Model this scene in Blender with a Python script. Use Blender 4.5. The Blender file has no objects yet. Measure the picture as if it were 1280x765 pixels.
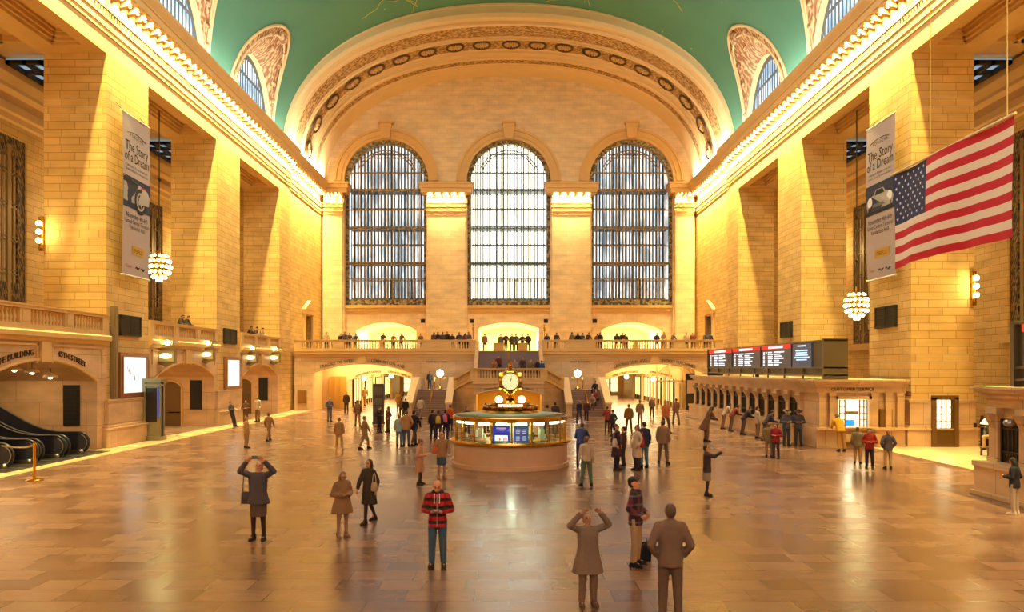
import bpy, bmesh, math, random
from math import sin, cos, pi, radians, sqrt, atan2, asin
from mathutils import Vector, Matrix
from mathutils.geometry import tessellate_polygon
random.seed(7)
SC = bpy.context.scene
COL = SC.collection
# the hall, in metres: camera at x=0 y=0, looking along +y
F, CX, HY, EYE = 920.0, 636.0, 460.0, 3.8
W, D, YB, ZB = 19.3, 77.5, 66.3, 5.35
Y0 = -11.0

def lin(h):
    h = h.lstrip('#'); o = []
    for i in (0, 2, 4):
        c = int(h[i:i+2], 16)/255
        o.append(c/12.92 if c <= .04045 else ((c+.055)/1.055)**2.4)
    return (*o, 1)

# ------------------------------------------------------------------ materials
MATS = {}
def newmat(name):
    m = bpy.data.materials.new(name); m.use_nodes = True
    return m, m.node_tree.nodes, m.node_tree.links, m.node_tree.nodes['Principled BSDF']
def plain(name, col, rough=.6, metal=0, spec=.4, em=None, es=0, noise=0, nscale=8):
    if name in MATS: return MATS[name]
    m, N, L, b = newmat(name)
    c = lin(col) if isinstance(col, str) else col
    b.inputs['Base Color'].default_value = c
    b.inputs['Roughness'].default_value = rough
    b.inputs['Metallic'].default_value = metal
    b.inputs['Specular IOR Level'].default_value = spec
    if noise:
        t = N.new('ShaderNodeTexNoise'); t.inputs['Scale'].default_value = nscale; t.inputs['Detail'].default_value = 3
        g = N.new('ShaderNodeTexCoord'); L.new(g.outputs['Object'], t.inputs['Vector'])
        mx = N.new('ShaderNodeMix'); mx.data_type = 'RGBA'
        mx.inputs['A'].default_value = tuple(x*(1-noise) for x in c[:3])+(1,)
        mx.inputs['B'].default_value = tuple(min(1, x*(1+noise)) for x in c[:3])+(1,)
        L.new(t.outputs['Fac'], mx.inputs['Factor']); L.new(mx.outputs['Result'], b.inputs['Base Color'])
    if em:
        b.inputs['Emission Color'].default_value = lin(em); b.inputs['Emission Strength'].default_value = es
    MATS[name] = m
    return m
def glow(name, col, s, sample=False):
    if name in MATS: return MATS[name]
    m = bpy.data.materials.new(name); m.use_nodes = True
    N = m.node_tree.nodes; N.clear()
    e = N.new('ShaderNodeEmission'); e.inputs[0].default_value = lin(col); e.inputs[1].default_value = s
    o = N.new('ShaderNodeOutputMaterial'); m.node_tree.links.new(e.outputs[0], o.inputs[0])
    if not sample: m.cycles.emission_sampling = 'NONE'
    MATS[name] = m
    return m
def mth(N, L, op, a, b=None):
    n = N.new('ShaderNodeMath'); n.operation = op
    for i, v in enumerate((a, b)):
        if v is None: continue
        if isinstance(v, (int, float)): n.inputs[i].default_value = v
        else: L.new(v, n.inputs[i])
    return n.outputs[0]
def mixc(N, L, f, a, b, blend='MIX'):
    n = N.new('ShaderNodeMix'); n.data_type = 'RGBA'; n.blend_type = blend
    for k, v in (('Factor', f), ('A', a), ('B', b)):
        if isinstance(v, (int, float)): n.inputs[k].default_value = v
        elif isinstance(v, tuple): n.inputs[k].default_value = v
        else: L.new(v, n.inputs[k])
    return n.outputs['Result']
def boxuv(N, L):
    """world-space block mapping picked by the way the face looks"""
    g = N.new('ShaderNodeNewGeometry')
    p = N.new('ShaderNodeSeparateXYZ'); L.new(g.outputs['Position'], p.inputs[0])
    n = N.new('ShaderNodeSeparateXYZ'); L.new(g.outputs['True Normal'], n.inputs[0])
    fx = mth(N, L, 'GREATER_THAN', mth(N, L, 'ABSOLUTE', n.outputs[0]), .62)
    fz = mth(N, L, 'GREATER_THAN', mth(N, L, 'ABSOLUTE', n.outputs[2]), .62)
    def sel(f, a, b):
        m = N.new('ShaderNodeMix'); m.data_type = 'FLOAT'
        L.new(f, m.inputs['Factor']); L.new(a, m.inputs['A']); L.new(b, m.inputs['B'])
        return m.outputs['Result']
    u = sel(fx, p.outputs[0], p.outputs[1]); v = sel(fz, p.outputs[2], p.outputs[1])
    c = N.new('ShaderNodeCombineXYZ'); L.new(u, c.inputs[0]); L.new(v, c.inputs[1])
    return c.outputs[0], g.outputs['Position']
def stone(name, c1, c2, mort, bw=1.75, rh=.575, ms=.022, rough=.62, bump=.25, stain=.3):
    m, N, L, b = newmat(name)
    uv, pos = boxuv(N, L)
    t = N.new('ShaderNodeTexBrick'); L.new(uv, t.inputs['Vector'])
    t.inputs['Color1'].default_value = lin(c1); t.inputs['Color2'].default_value = lin(c2); t.inputs['Mortar'].default_value = lin(mort)
    t.inputs['Scale'].default_value = 1; t.inputs['Mortar Size'].default_value = ms; t.inputs['Mortar Smooth'].default_value = .3
    t.inputs['Brick Width'].default_value = bw; t.inputs['Row Height'].default_value = rh; t.inputs['Bias'].default_value = -.1
    t.offset = .5; t.squash = .72; t.squash_frequency = 3
    n = N.new('ShaderNodeTexNoise'); n.inputs['Scale'].default_value = 1.1; n.inputs['Detail'].default_value = 6
    mp = N.new('ShaderNodeMapping'); mp.inputs['Scale'].default_value = (.6, .6, 1.6); L.new(pos, mp.inputs[0]); L.new(mp.outputs[0], n.inputs['Vector'])
    r = N.new('ShaderNodeMapRange'); r.inputs[1].default_value = .3; r.inputs[2].default_value = .7; r.inputs[3].default_value = 1-stain; r.inputs[4].default_value = 1.08
    L.new(n.outputs['Fac'], r.inputs[0])
    c = mixc(N, L, 1.0, t.outputs['Color'], r.outputs[0], 'MULTIPLY')
    L.new(c, b.inputs['Base Color']); b.inputs['Roughness'].default_value = rough; b.inputs['Specular IOR Level'].default_value = .3
    bp = N.new('ShaderNodeBump'); bp.inputs['Strength'].default_value = bump; bp.inputs['Distance'].default_value = .02
    bp.invert = True
    L.new(t.outputs['Fac'], bp.inputs['Height']); L.new(bp.outputs[0], b.inputs['Normal'])
    MATS[name] = m
    return m
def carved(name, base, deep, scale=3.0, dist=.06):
    """carved stone relief: scrolls and leaves, shade of the hollows put into the colour"""
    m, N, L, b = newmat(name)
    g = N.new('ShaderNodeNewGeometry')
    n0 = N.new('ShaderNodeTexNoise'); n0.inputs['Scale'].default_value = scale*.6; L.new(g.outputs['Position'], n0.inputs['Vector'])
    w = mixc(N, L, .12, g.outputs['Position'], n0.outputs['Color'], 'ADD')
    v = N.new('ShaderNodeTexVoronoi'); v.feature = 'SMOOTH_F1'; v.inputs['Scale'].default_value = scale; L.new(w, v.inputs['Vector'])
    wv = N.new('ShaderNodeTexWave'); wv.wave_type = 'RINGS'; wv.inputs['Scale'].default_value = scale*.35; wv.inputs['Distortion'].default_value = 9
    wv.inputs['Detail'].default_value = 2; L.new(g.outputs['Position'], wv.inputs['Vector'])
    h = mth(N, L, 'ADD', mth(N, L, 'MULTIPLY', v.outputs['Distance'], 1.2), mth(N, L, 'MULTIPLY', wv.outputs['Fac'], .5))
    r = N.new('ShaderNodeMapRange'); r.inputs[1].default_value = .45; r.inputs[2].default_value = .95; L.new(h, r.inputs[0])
    c = mixc(N, L, r.outputs[0], lin(base), lin(deep))  # low parts of the relief coloured darker, as crevice shade
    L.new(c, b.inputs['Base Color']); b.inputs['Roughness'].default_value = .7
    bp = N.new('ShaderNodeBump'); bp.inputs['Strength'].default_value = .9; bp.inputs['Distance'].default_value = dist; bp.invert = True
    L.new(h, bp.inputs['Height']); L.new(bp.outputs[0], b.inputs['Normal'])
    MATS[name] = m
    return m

STONE = stone('caen_stone_blocks', '#dfbb76', '#d0a862', '#a0763c', bw=1.3, rh=.372, ms=.014, stain=.2)
ENDST = stone('end_wall_stone', '#ead2a8', '#e5ca9c', '#cfae7c', bw=1.5, rh=.5, ms=.012, stain=.2)
LOWST = stone('botticino_marble', '#d9b68c', '#cfa87a', '#a37c52', bw=2.2, rh=1.1, ms=.012, rough=.4, bump=.12, stain=.25)
TRIM = plain('moulded_stone', '#d6b072', .6, noise=.10, nscale=1.5)
RINGST = plain('vault_rib_stone', '#e6cb9a', .7, noise=.07, nscale=.8)
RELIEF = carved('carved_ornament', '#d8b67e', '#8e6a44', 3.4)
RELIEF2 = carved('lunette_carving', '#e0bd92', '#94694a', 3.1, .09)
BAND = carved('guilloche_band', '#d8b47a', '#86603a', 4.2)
BRONZE = plain('dark_bronze', '#3f3423', .45, .6)
BRONZE2 = plain('patinated_bronze_lattice', '#86704a', .5, .3)
IRON = plain('window_iron', '#55626c', .5, .2)
BRASS = plain('polished_brass', '#c9962f', .22, 1)
DARK = plain('dark_louvre_metal', '#2a2723', .6, .3)
STEEL = plain('brushed_steel', '#9a938a', .3, .9)
BLACKR = plain('black_rubber', '#18181c', .35)
GILT = plain('gilt_line_paint', '#bcae62', .6)
LETTER = plain('dark_bronze_letters', '#43311d', .5, .3)
STAIRST = plain('stair_marble', '#8f7466', .5, noise=.12, nscale=3)
WHITEP = plain('white_print', '#e9e4dc', .8)
SCREEN_D = plain('board_screen_black', '#343640', .35, em='#3c3e4c', es=.25)

def teal():
    m, N, L, b = newmat('zodiac_ceiling_paint')
    g = N.new('ShaderNodeNewGeometry')
    n = N.new('ShaderNodeTexNoise'); n.inputs['Scale'].default_value = .25; n.inputs['Detail'].default_value = 5; L.new(g.outputs['Position'], n.inputs['Vector'])
    c = mixc(N, L, n.outputs['Fac'], lin('#3f7566'), lin('#4d8570'))
    v = N.new('ShaderNodeTexVoronoi'); v.inputs['Scale'].default_value = .55; L.new(g.outputs['Position'], v.inputs['Vector'])
    s = mth(N, L, 'LESS_THAN', v.outputs['Distance'], .045)
    c = mixc(N, L, mth(N, L, 'MULTIPLY', s, .6), c, lin('#d8d9a0'))
    L.new(c, b.inputs['Base Color']); b.inputs['Roughness'].default_value = .75
    MATS['teal'] = m
    return m
TEAL = teal()
def floor_mat():
    m, N, L, b = newmat('tennessee_marble_floor')
    g = N.new('ShaderNodeNewGeometry')
    p = N.new('ShaderNodeSeparateXYZ'); L.new(g.outputs['Position'], p.inputs[0])
    t = N.new('ShaderNodeTexBrick'); L.new(g.outputs['Position'], t.inputs['Vector'])
    for k, c in (('Color1', '#86634f'), ('Color2', '#684a3b'), ('Mortar', '#4f382d')): t.inputs[k].default_value = lin(c)
    t.inputs['Scale'].default_value = 1; t.inputs['Mortar Size'].default_value = .008; t.inputs['Brick Width'].default_value = 1.15; t.inputs['Row Height'].default_value = .6
    t.inputs['Bias'].default_value = -.12; t.squash = .65; t.squash_frequency = 3
    n = N.new('ShaderNodeTexNoise'); n.inputs['Scale'].default_value = 2.2; n.inputs['Detail'].default_value = 8; n.inputs['Roughness'].default_value = .6
    mp = N.new('ShaderNodeMapping'); mp.inputs['Scale'].default_value = (.7, 1.5, 1); L.new(g.outputs['Position'], mp.inputs[0]); L.new(mp.outputs[0], n.inputs['Vector'])
    r = N.new('ShaderNodeMapRange'); r.inputs[1].default_value = .3; r.inputs[2].default_value = .72; r.inputs[3].default_value = .88; r.inputs[4].default_value = 1.12; L.new(n.outputs['Fac'], r.inputs[0])
    c = mixc(N, L, 1.0, t.outputs['Color'], r.outputs[0], 'MULTIPLY')
    ax = mth(N, L, 'ABSOLUTE', p.outputs[0])
    c = mixc(N, L, mth(N, L, 'GREATER_THAN', ax, 17.6), c, lin('#d0b080'))
    L.new(c, b.inputs['Base Color']); b.inputs['Specular IOR Level'].default_value = .72
    sp = N.new('ShaderNodeSeparateColor'); L.new(t.outputs['Color'], sp.inputs[0])
    r3 = N.new('ShaderNodeMapRange'); r3.inputs[1].default_value = .13; r3.inputs[2].default_value = .25; r3.inputs[3].default_value = .19; r3.inputs[4].default_value = .29
    L.new(sp.outputs[0], r3.inputs[0]); L.new(r3.outputs[0], b.inputs['Roughness'])
    # slabs laid a hair out of level break the reflections up
    t2 = N.new('ShaderNodeTexNoise'); t2.inputs['Scale'].default_value = 1.3; t2.inputs['Detail'].default_value = 1; L.new(g.outputs['Position'], t2.inputs['Vector'])
    bp = N.new('ShaderNodeBump'); bp.inputs['Strength'].default_value = .05; bp.inputs['Distance'].default_value = .02
    L.new(t2.outputs['Fac'], bp.inputs['Height']); L.new(bp.outputs[0], b.inputs['Normal'])
    return m
FLOOR = floor_mat()
def glass_mat():
    m = bpy.data.materials.new('clear_glass'); m.use_nodes = True
    N, L = m.node_tree.nodes, m.node_tree.links; N.clear()
    t = N.new('ShaderNodeBsdfTransparent'); t.inputs[0].default_value = (.93, .97, .95, 1)
    g = N.new('ShaderNodeBsdfGlossy'); g.inputs['Roughness'].default_value = .05
    x = N.new('ShaderNodeMixShader'); x.inputs[0].default_value = .07
    o = N.new('ShaderNodeOutputMaterial'); L.new(t.outputs[0], x.inputs[1]); L.new(g.outputs[0], x.inputs[2]); L.new(x.outputs[0], o.inputs[0])
    return m
GLASS = glass_mat()
def daylight(name, c1, c2, s1, s2, sx, sz):
    """daylit panes with the pale shapes of the walkways and buildings behind them"""
    m = bpy.data.materials.new(name); m.use_nodes = True
    N, L = m.node_tree.nodes, m.node_tree.links; N.clear()
    g = N.new('ShaderNodeNewGeometry')
    mp = N.new('ShaderNodeMapping'); mp.inputs['Scale'].default_value = (sx, sx, sz); L.new(g.outputs['Position'], mp.inputs[0])
    n = N.new('ShaderNodeTexNoise'); n.inputs['Scale'].default_value = 1; n.inputs['Detail'].default_value = 4; L.new(mp.outputs[0], n.inputs['Vector'])
    r = N.new('ShaderNodeMapRange'); r.inputs[1].default_value = .4; r.inputs[2].default_value = .6; L.new(n.outputs['Fac'], r.inputs[0])
    e = N.new('ShaderNodeEmission'); L.new(mixc(N, L, r.outputs[0], lin(c1), lin(c2)), e.inputs[0])
    r3 = N.new('ShaderNodeMapRange'); r3.inputs[3].default_value = s1; r3.inputs[4].default_value = s2; L.new(r.outputs[0], r3.inputs[0]); L.new(r3.outputs[0], e.inputs[1])
    o = N.new('ShaderNodeOutputMaterial'); L.new(e.outputs[0], o.inputs[0])
    return m

# ------------------------------------------------------------------ mesh builder
class MB:
    def __init__(s): s.v, s.f, s.m, s.cur = [], [], [], 0
    def mat(s, i): s.cur = i; return s
    def add(s, vs, fs):
        b = len(s.v); s.v += [tuple(v) for v in vs]
        for f in fs: s.f.append(tuple(b+i for i in f)); s.m.append(s.cur)
        return s
    def box(s, x0, x1, y0, y1, z0, z1):
        x0, x1 = min(x0, x1), max(x0, x1); y0, y1 = min(y0, y1), max(y0, y1); z0, z1 = min(z0, z1), max(z0, z1)
        return s.add([(x0,y0,z0),(x1,y0,z0),(x1,y1,z0),(x0,y1,z0),(x0,y0,z1),(x1,y0,z1),(x1,y1,z1),(x0,y1,z1)],
                     [(0,3,2,1),(4,5,6,7),(0,1,5,4),(1,2,6,5),(2,3,7,6),(3,0,4,7)])
    def bx(s, c, d): return s.box(c[0]-d[0]/2, c[0]+d[0]/2, c[1]-d[1]/2, c[1]+d[1]/2, c[2]-d[2]/2, c[2]+d[2]/2)
    def quad(s, *p): return s.add(p, [tuple(range(len(p)))])
    def loft(s, rings, cap=True, close=True):
        n = len(rings[0]); vs = [p for r in rings for p in r]; fs = []
        for i in range(len(rings)-1):
            for j in range(n if close else n-1):
                k = (j+1) % n
                fs.append((i*n+j, i*n+k, (i+1)*n+k, (i+1)*n+j))
        if cap and close: fs += [tuple(range(n-1, -1, -1)), tuple((len(rings)-1)*n+j for j in range(n))]
        return s.add(vs, fs)
    def ext_y(s, prof, y0, y1, cap=True): return s.loft([[(x, y0, z) for x, z in prof], [(x, y1, z) for x, z in prof]], cap)
    def ext_x(s, prof, x0, x1, cap=True): return s.loft([[(x0, y, z) for y, z in prof], [(x1, y, z) for y, z in prof]], cap)
    def ext_z(s, prof, z0, z1, cap=True): return s.loft([[(x, y, z0) for x, y in prof], [(x, y, z1) for x, y in prof]], cap)
    def lathe(s, prof, c=(0,0,0), n=16, a0=0, a1=2*pi):
        full = abs(a1-a0-2*pi) < 1e-6; k = n if full else n+1
        rings = [[(c[0]+max(r, 1e-4)*cos(a0+(a1-a0)*j/n), c[1]+max(r, 1e-4)*sin(a0+(a1-a0)*j/n), c[2]+z) for j in range(k)] for r, z in prof]
        return s.loft(rings, full, full)
    def tube(s, p0, p1, r0, r1=None, n=8, cap=True):
        r1 = r0 if r1 is None else r1; p0, p1 = Vector(p0), Vector(p1); d = (p1-p0)
        if d.length < 1e-6: return s
        d.normalize(); u = d.orthogonal().normalized(); w = d.cross(u)
        return s.loft([[p+(u*cos(2*pi*j/n)+w*sin(2*pi*j/n))*r for j in range(n)] for p, r in ((p0, r0), (p1, r1))], cap)
    def path(s, pts, r, n=8):
        pts = [Vector(p) for p in pts]; rings = []; u = None
        for i, p in enumerate(pts):
            d = (pts[min(i+1, len(pts)-1)]-pts[max(i-1, 0)]).normalized()
            u = d.orthogonal().normalized() if u is None else (u-d*u.dot(d)).normalized()
            w = d.cross(u); rr = r[i] if isinstance(r, (list, tuple)) else r
            rings.append([p+(u*cos(2*pi*j/n)+w*sin(2*pi*j/n))*rr for j in range(n)])
        return s.loft(rings)
    def ball(s, c, r, nu=12, nv=8):
        r = (r, r, r) if isinstance(r, (int, float)) else r
        rings = [[(c[0]+r[0]*max(sin(pi*i/nv), 1e-3)*cos(2*pi*j/nu), c[1]+r[1]*max(sin(pi*i/nv), 1e-3)*sin(2*pi*j/nu), c[2]-r[2]*cos(pi*i/nv)) for j in range(nu)] for i in range(nv+1)]
        return s.loft(rings)
    def cap(s, p0, p1, r0, r1, n=10, end=True):
        """tapered limb: round start, round or flat end"""
        p0, p1 = Vector(p0), Vector(p1); d = (p1-p0).normalized(); u = d.orthogonal().normalized(); w = d.cross(u); rings = []
        st = [(p0-d*r0*cos(a), r0*max(sin(a), .02)) for a in (0, .5, 1.0)]+[(p0, r0), (p0.lerp(p1, .5), (r0+r1)/2), (p1, r1)]
        if end: st += [(p1+d*r1*cos(a), r1*max(sin(a), .02)) for a in (1.0, .5, 0)]
        for p, r in st: rings.append([p+(u*cos(2*pi*j/n)+w*sin(2*pi*j/n))*r for j in range(n)])
        return s.loft(rings)
    def sec(s, secs, n=16, e=2.4):
        """stack of rounded sections (x, y, z, half width, half depth)"""
        def pt(a, hw, hd):
            c, q = cos(a), sin(a)
            return (hw*abs(c)**(2/e)*(1 if c >= 0 else -1), hd*abs(q)**(2/e)*(1 if q >= 0 else -1))
        return s.loft([[(x+pt(2*pi*j/n, hw, hd)[0], y+pt(2*pi*j/n, hw, hd)[1], z) for j in range(n)] for x, y, z, hw, hd in secs])
    def plate(s, outer, holes, fn, t):
        """flat wall with openings; fn(u, v, w) places it, t is its thickness"""
        loops = [outer]+list(holes); tri = tessellate_polygon([[Vector((u, v, 0)) for u, v in l] for l in loops])
        flat = [p for l in loops for p in l]; n = len(flat)
        vs = [fn(u, v, 0) for u, v in flat]+[fn(u, v, t) for u, v in flat]
        fs = [tuple(q) for q in tri]+[tuple(n+i for i in reversed(q)) for q in tri]; b = 0
        for l in loops:
            k = len(l)
            for i in range(k):
                a, c = b+i, b+(i+1) % k; fs.append((a, c, n+c, n+a))
            b += k
        return s.add(vs, fs)
    def xf(s, M, a=0):
        for i in range(a, len(s.v)): s.v[i] = tuple(M @ Vector(s.v[i]))
        return s
    def mesh(s, name, mats, off=(0,0,0), smooth=False, recalc=True):
        me = bpy.data.meshes.new(name)
        me.from_pydata([(x-off[0], y-off[1], z-off[2]) for x, y, z in s.v], [], s.f)
        mats = mats if isinstance(mats, (list, tuple)) else [mats]
        for m in mats: me.materials.append(m)
        if len(mats) > 1: me.polygons.foreach_set('material_index', s.m)
        if recalc:
            b = bmesh.new(); b.from_mesh(me); bmesh.ops.recalc_face_normals(b, faces=b.faces); b.to_mesh(me); b.free()
        if smooth:
            me.polygons.foreach_set('use_smooth', [True]*len(me.polygons))
            if smooth == 'auto': me.set_sharp_from_angle(angle=radians(38))
        me.update()
        return me
    def build(s, name, mats, parent=None, smooth=False, org=None, label=None, recalc=True):
        off = Vector((0, 0, 0)); q = parent
        while q is not None: off = off+q.location; q = q.parent
        if org is not None and parent is None: off = Vector(org)
        o = bpy.data.objects.new(name, s.mesh(name, mats, off, smooth, recalc)); COL.objects.link(o)
        if parent is not None: o.parent = parent
        elif org is not None: o.location = org
        if label: o['label'] = label
        return o
def tag(o, label=None, cat=None, group=None, kind=None):
    for k, v in (('label', label), ('category', cat), ('group', group), ('kind', kind)):
        if v: o[k] = v
    return o
def struct(o, label=None, cat=None): return tag(o, label, cat, None, 'structure')
def thing(name, loc, label, cat, group=None, rz=0, kind=None):
    o = bpy.data.objects.new(name, None); COL.objects.link(o); o.empty_display_size = .2
    o.location = loc; o.rotation_euler = (0, 0, rz)
    return tag(o, label, cat, group, kind)
def dup(o, loc, label=None, group=None, rz=None, parent=None):
    c = o.copy(); COL.objects.link(c)
    if parent is None: c.location = loc
    else: c.parent = parent
    if rz is not None: c.rotation_euler = (0, 0, rz)
    if label: c['label'] = label
    if group: c['group'] = group
    for ch in list(o.children): dup(ch, None, parent=c)
    return c
def at(px, py, Y): return Vector(((px-CX)*Y/F, Y, EYE+(HY-py)*Y/F))
def lamp(name, kind, loc, power, col=(1, .72, .32), size=None, rot=None, spread=None, soft=.15):
    l = bpy.data.lights.new(name, kind); l.energy = power; l.color = col
    if kind == 'AREA':
        l.shape = 'RECTANGLE'; l.size, l.size_y = size
        if spread: l.spread = spread
    else: l.shadow_soft_size = soft
    o = bpy.data.objects.new(name, l); COL.objects.link(o); o.location = loc
    if rot: o.rotation_euler = rot
    return o
def arch(u0, u1, v0, vs, vc, n=20):
    """opening from v0 up to springing vs, crown vc (segmental or elliptic)"""
    c, r = (u0+u1)/2, (u1-u0)/2; pts = [(u0, v0), (u1, v0)]
    for i in range(n+1):
        a = pi*i/n
        if vc-vs < r*.8:   # segmental
            h = vc-vs; R = (r*r+h*h)/(2*h); x = r*cos(a); pts.append((c+x, vc-R+sqrt(max(R*R-x*x, 0))))
        else: pts.append((c+r*cos(a), vs+(vc-vs)*sin(a)))
    return pts
def rect(u0, u1, v0, v1): return [(u0, v0), (u1, v0), (u1, v1), (u0, v1)]
def text_mesh(txt, h, fn, ext=.02, align='CENTER', sp=1.0):
    """letters h tall laid on fn(u, v, w)"""
    c = bpy.data.curves.new('t', 'FONT'); c.body = txt; c.size = h/.72; c.extrude = ext; c.align_x = align; c.space_character = sp; c.resolution_u = 2
    o = bpy.data.objects.new('t', c); COL.objects.link(o)
    dg = bpy.context.evaluated_depsgraph_get(); dg.update()
    me = bpy.data.meshes.new_from_object(o.evaluated_get(dg))
    mb = MB(); mb.add([fn(v.co.x, v.co.y, v.co.z) for v in me.vertices], [tuple(p.vertices) for p in me.polygons])
    bpy.data.objects.remove(o); bpy.data.curves.remove(c); bpy.data.meshes.remove(me)
    return mb
# ------------------------------------------------------------------ floor
b = MB(); b.box(-26.2, 26.2, Y0-1, 112, -.4, 0)
struct(b.build('floor', FLOOR), 'polished tan marble floor of the hall', 'floor')
b = MB(); b.box(17.15, 26, 21.5, 35.2, 0, .06); b.box(16.95, 17.15, 21.5, 35.2, 0, .09)
struct(b.build('trim_1', plain('pale_border_marble', '#dcbd8c', .25, noise=.08, nscale=1)), 'pale raised marble strip of floor before the right hand doorway', 'floor')

# ------------------------------------------------------------------ vault shapes
NS = 2.2
def sup(a, bb, t, z0=23.0):
    c, q = cos(t), sin(t)
    return (a*abs(c)**(2/NS)*(1 if c >= 0 else -1), z0+bb*abs(q)**(2/NS))
TA, TB = 20.0, 13.0
PIERS = [(-4.6, -.5), (8.7, 12.8), (22.0, 26.1), (35.3, 39.4), (48.6, 52.8)]
BAYS = [(12.8, 22.0), (26.1, 35.3), (39.4, 48.6), (52.8, 61.9)]

# ------------------------------------------------------------------ side walls
PROF = [(-.6, 18.9), (0, 18.9), (0, 19.75), (.06, 19.8), (.06, 20.02), (.1, 20.06), (.1, 20.4), (.15, 20.46), (.15, 20.6), (.1, 20.62), (.1, 20.84),
        (.2, 20.88), (.2, 20.96), (.03, 21.02), (.03, 21.6), (.1, 21.68), (.1, 21.95), (.78, 21.95), (.78, 22.3), (.84, 22.36), (.84, 22.42), (1.0, 22.8), (1.0, 23.0), (-1.2, 23.0), (-1.2, 19.85), (-.6, 19.85)]
def entab(s, ya, yb, sh=0):
    b = MB(); b.ext_y([(s*(W-p+sh), z) for p, z in PROF], ya, yb)
    y = ya+.2
    while y < yb-.1:            # dentils and the brackets between the lamps
        if y > 20:
            b.box(s*(W-.17+sh), s*(W-.08+sh), y, y+.12, 20.62, 20.84)
        y += .24
    y = ya+.38
    while y < yb:
        if y > 20: b.ext_y([(s*(W-.12+sh), 21.6), (s*(W-.3+sh), 21.66), (s*(W-.74+sh), 21.72), (s*(W-.74+sh), 21.95), (s*(W-.12+sh), 21.95)], y-.15, y+.15)
        y += .76
    return b
for s, side, word in ((-1, 'left', 'left'), (1, 'right', 'right')):
    n = 2 if s < 0 else 3
    c = struct(entab(s, Y0, 64.9).build(f'trim_{n}', TRIM), f'long moulded stone cornice above the {word} piers', 'cornice')
    entab(s, 64.9, D, .3).build('cornice_return', TRIM, c)
    # the thick piers
    for i, (ya, yb) in enumerate(PIERS):
        nm = ['fifth', 'fourth', 'third', 'second', 'first'][i]
        b = MB(); b.box(s*W, s*22.3, ya, yb, 0, 18.9)
        p = struct(b.build('pier', STONE), f'{nm} stone pier from the balcony on the {word} side of the hall', 'pier')
        b = MB()
        for z0, z1, o in ((0, .85, .36), (.85, .93, .42), (.93, 1.03, .3), (1.03, 2.15, .15), (2.15, 2.3, .2)):
            b.box(s*(W-o), s*22.3, ya-o, yb+(o if s > 0 else .0), z0, z1)
        b.build('plinth', LOWST, p)
    # solid end of the side wall, with its tall tabernacle niche
    b = MB()
    b.plate(rect(64.9, D, 0, 18.9), [rect(70.3, 73.2, ZB, 8.9)], lambda u, v, w: (s*(W+.3+w), u, v), 2.7)
    b.box(s*W, s*22.3, 61.9, 64.9, 0, 18.9)
    b.box(s*22.3, s*26.6, 63.4, 64, 0, 19.8)
    w = struct(b.build(f'wall_{side}', STONE), f'solid stone end of the {word} wall beside the balcony', 'wall')
    b = MB()
    for y in (70.3, 73.2): b.box(s*(W+.08), s*(W+.3), y-.32, y+.18, ZB, 9.0)
    b.box(s*W, s*(W+.3), 69.8, 73.7, 9.0, 9.4); b.loft([[(s*(W+.3-x), 69.7, 9.4), (s*(W+.3-x), 73.8, 9.4), (s*(W+.3-x), 71.75, 10.4)] for x in (.35, 0)])
    b.build('niche_surround', TRIM, w)
    b = MB(); b.box(s*(W+.75), s*(W+.8), 70.3, 73.2, ZB, 8.9); b.build('bronze_door', BRONZE, w)
    # ceiling of the bays: slab with sunk coffers
    b = MB()
    b.box(s*(W+.6), s*26.2, Y0, 64, 19.5, 19.8)
    for ya, yb in BAYS:
        c0, c1, c2, c3 = ya+.9, yb-.9, 19.95, 21.35
        b.box(s*(W+.6), s*c2, ya, yb, 18.9, 19.5); b.box(s*c3, s*22.5, ya, yb, 18.9, 19.5)
        b.box(s*c2, s*c3, ya, c0, 18.9, 19.5); b.box(s*c2, s*c3, c1, yb, 18.9, 19.5)
        for k, (o, z) in enumerate(((.0, 19.05), (.14, 19.2), (.26, 19.38))):
            b.box(s*(c2+o), s*(c2+o+.14), c0+o, c1-o, z, 19.5); b.box(s*(c3-o), s*(c3-o-.14), c0+o, c1-o, z, 19.5)
            b.box(s*(c2+o), s*(c3-o), c0+o, c0+o+.14, z, 19.5); b.box(s*(c2+o), s*(c3-o), c1-o-.14, c1-o, z, 19.5)
        for q in (22.6, 24.3):
            for y in (ya+.5, (ya+yb)/2+.2):
                b.box(s*q, s*(q+.18), y, y+4, 19.2, 19.5); b.box(s*(q+1.3), s*(q+1.48), y, y+4, 19.2, 19.5)
                b.box(s*q, s*(q+1.48), y, y+.18, 19.2, 19.5); b.box(s*q, s*(q+1.48), y+3.8, y+4, 19.2, 19.5)
    c = struct(b.build('ceiling', TRIM), f'coffered stone soffit between the {word} piers', 'ceiling')
    for y0 in (37.0, 50.3):
        b = MB(); b.box(s*22.6, s*25.3, y0, y0+9, 19.3, 19.34); b.build('skylight_pane', glow('skylight_pane', '#8fa3b4', .8), c)
        b = MB()
        for i in range(8): b.box(s*22.6, s*25.3, y0+i*1.28, y0+i*1.28+.22, 19.1, 19.3)
        for i in range(4): b.box(s*(22.6+i*.84), s*(22.6+i*.84+.2), y0, y0+9, 19.1, 19.3)
        b.build('skylight_grid', DARK, c)
    # outer wall of the side aisle and its bronze windows
    wins = [(13.5, 20.5), (26.5, 39.7), (44.5, 55.3), (58.5, 61.5)] if s < 0 else [(13.5, 20.5), (25.5, 38.3), (43.5, 55.6), (58.5, 61.5)]
    zb = 7.3 if s < 0 else 5.6
    b = MB(); b.plate(rect(Y0, 64, 0, 19.8), [rect(a, c, zb, 15.9) for a, c in wins], lambda u, v, w: (s*(26+w), u, v), .6)
    aw = struct(b.build(f'wall_aisle_{side}', STONE), f'outer wall of the {word} aisle behind the piers', 'wall')
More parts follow.
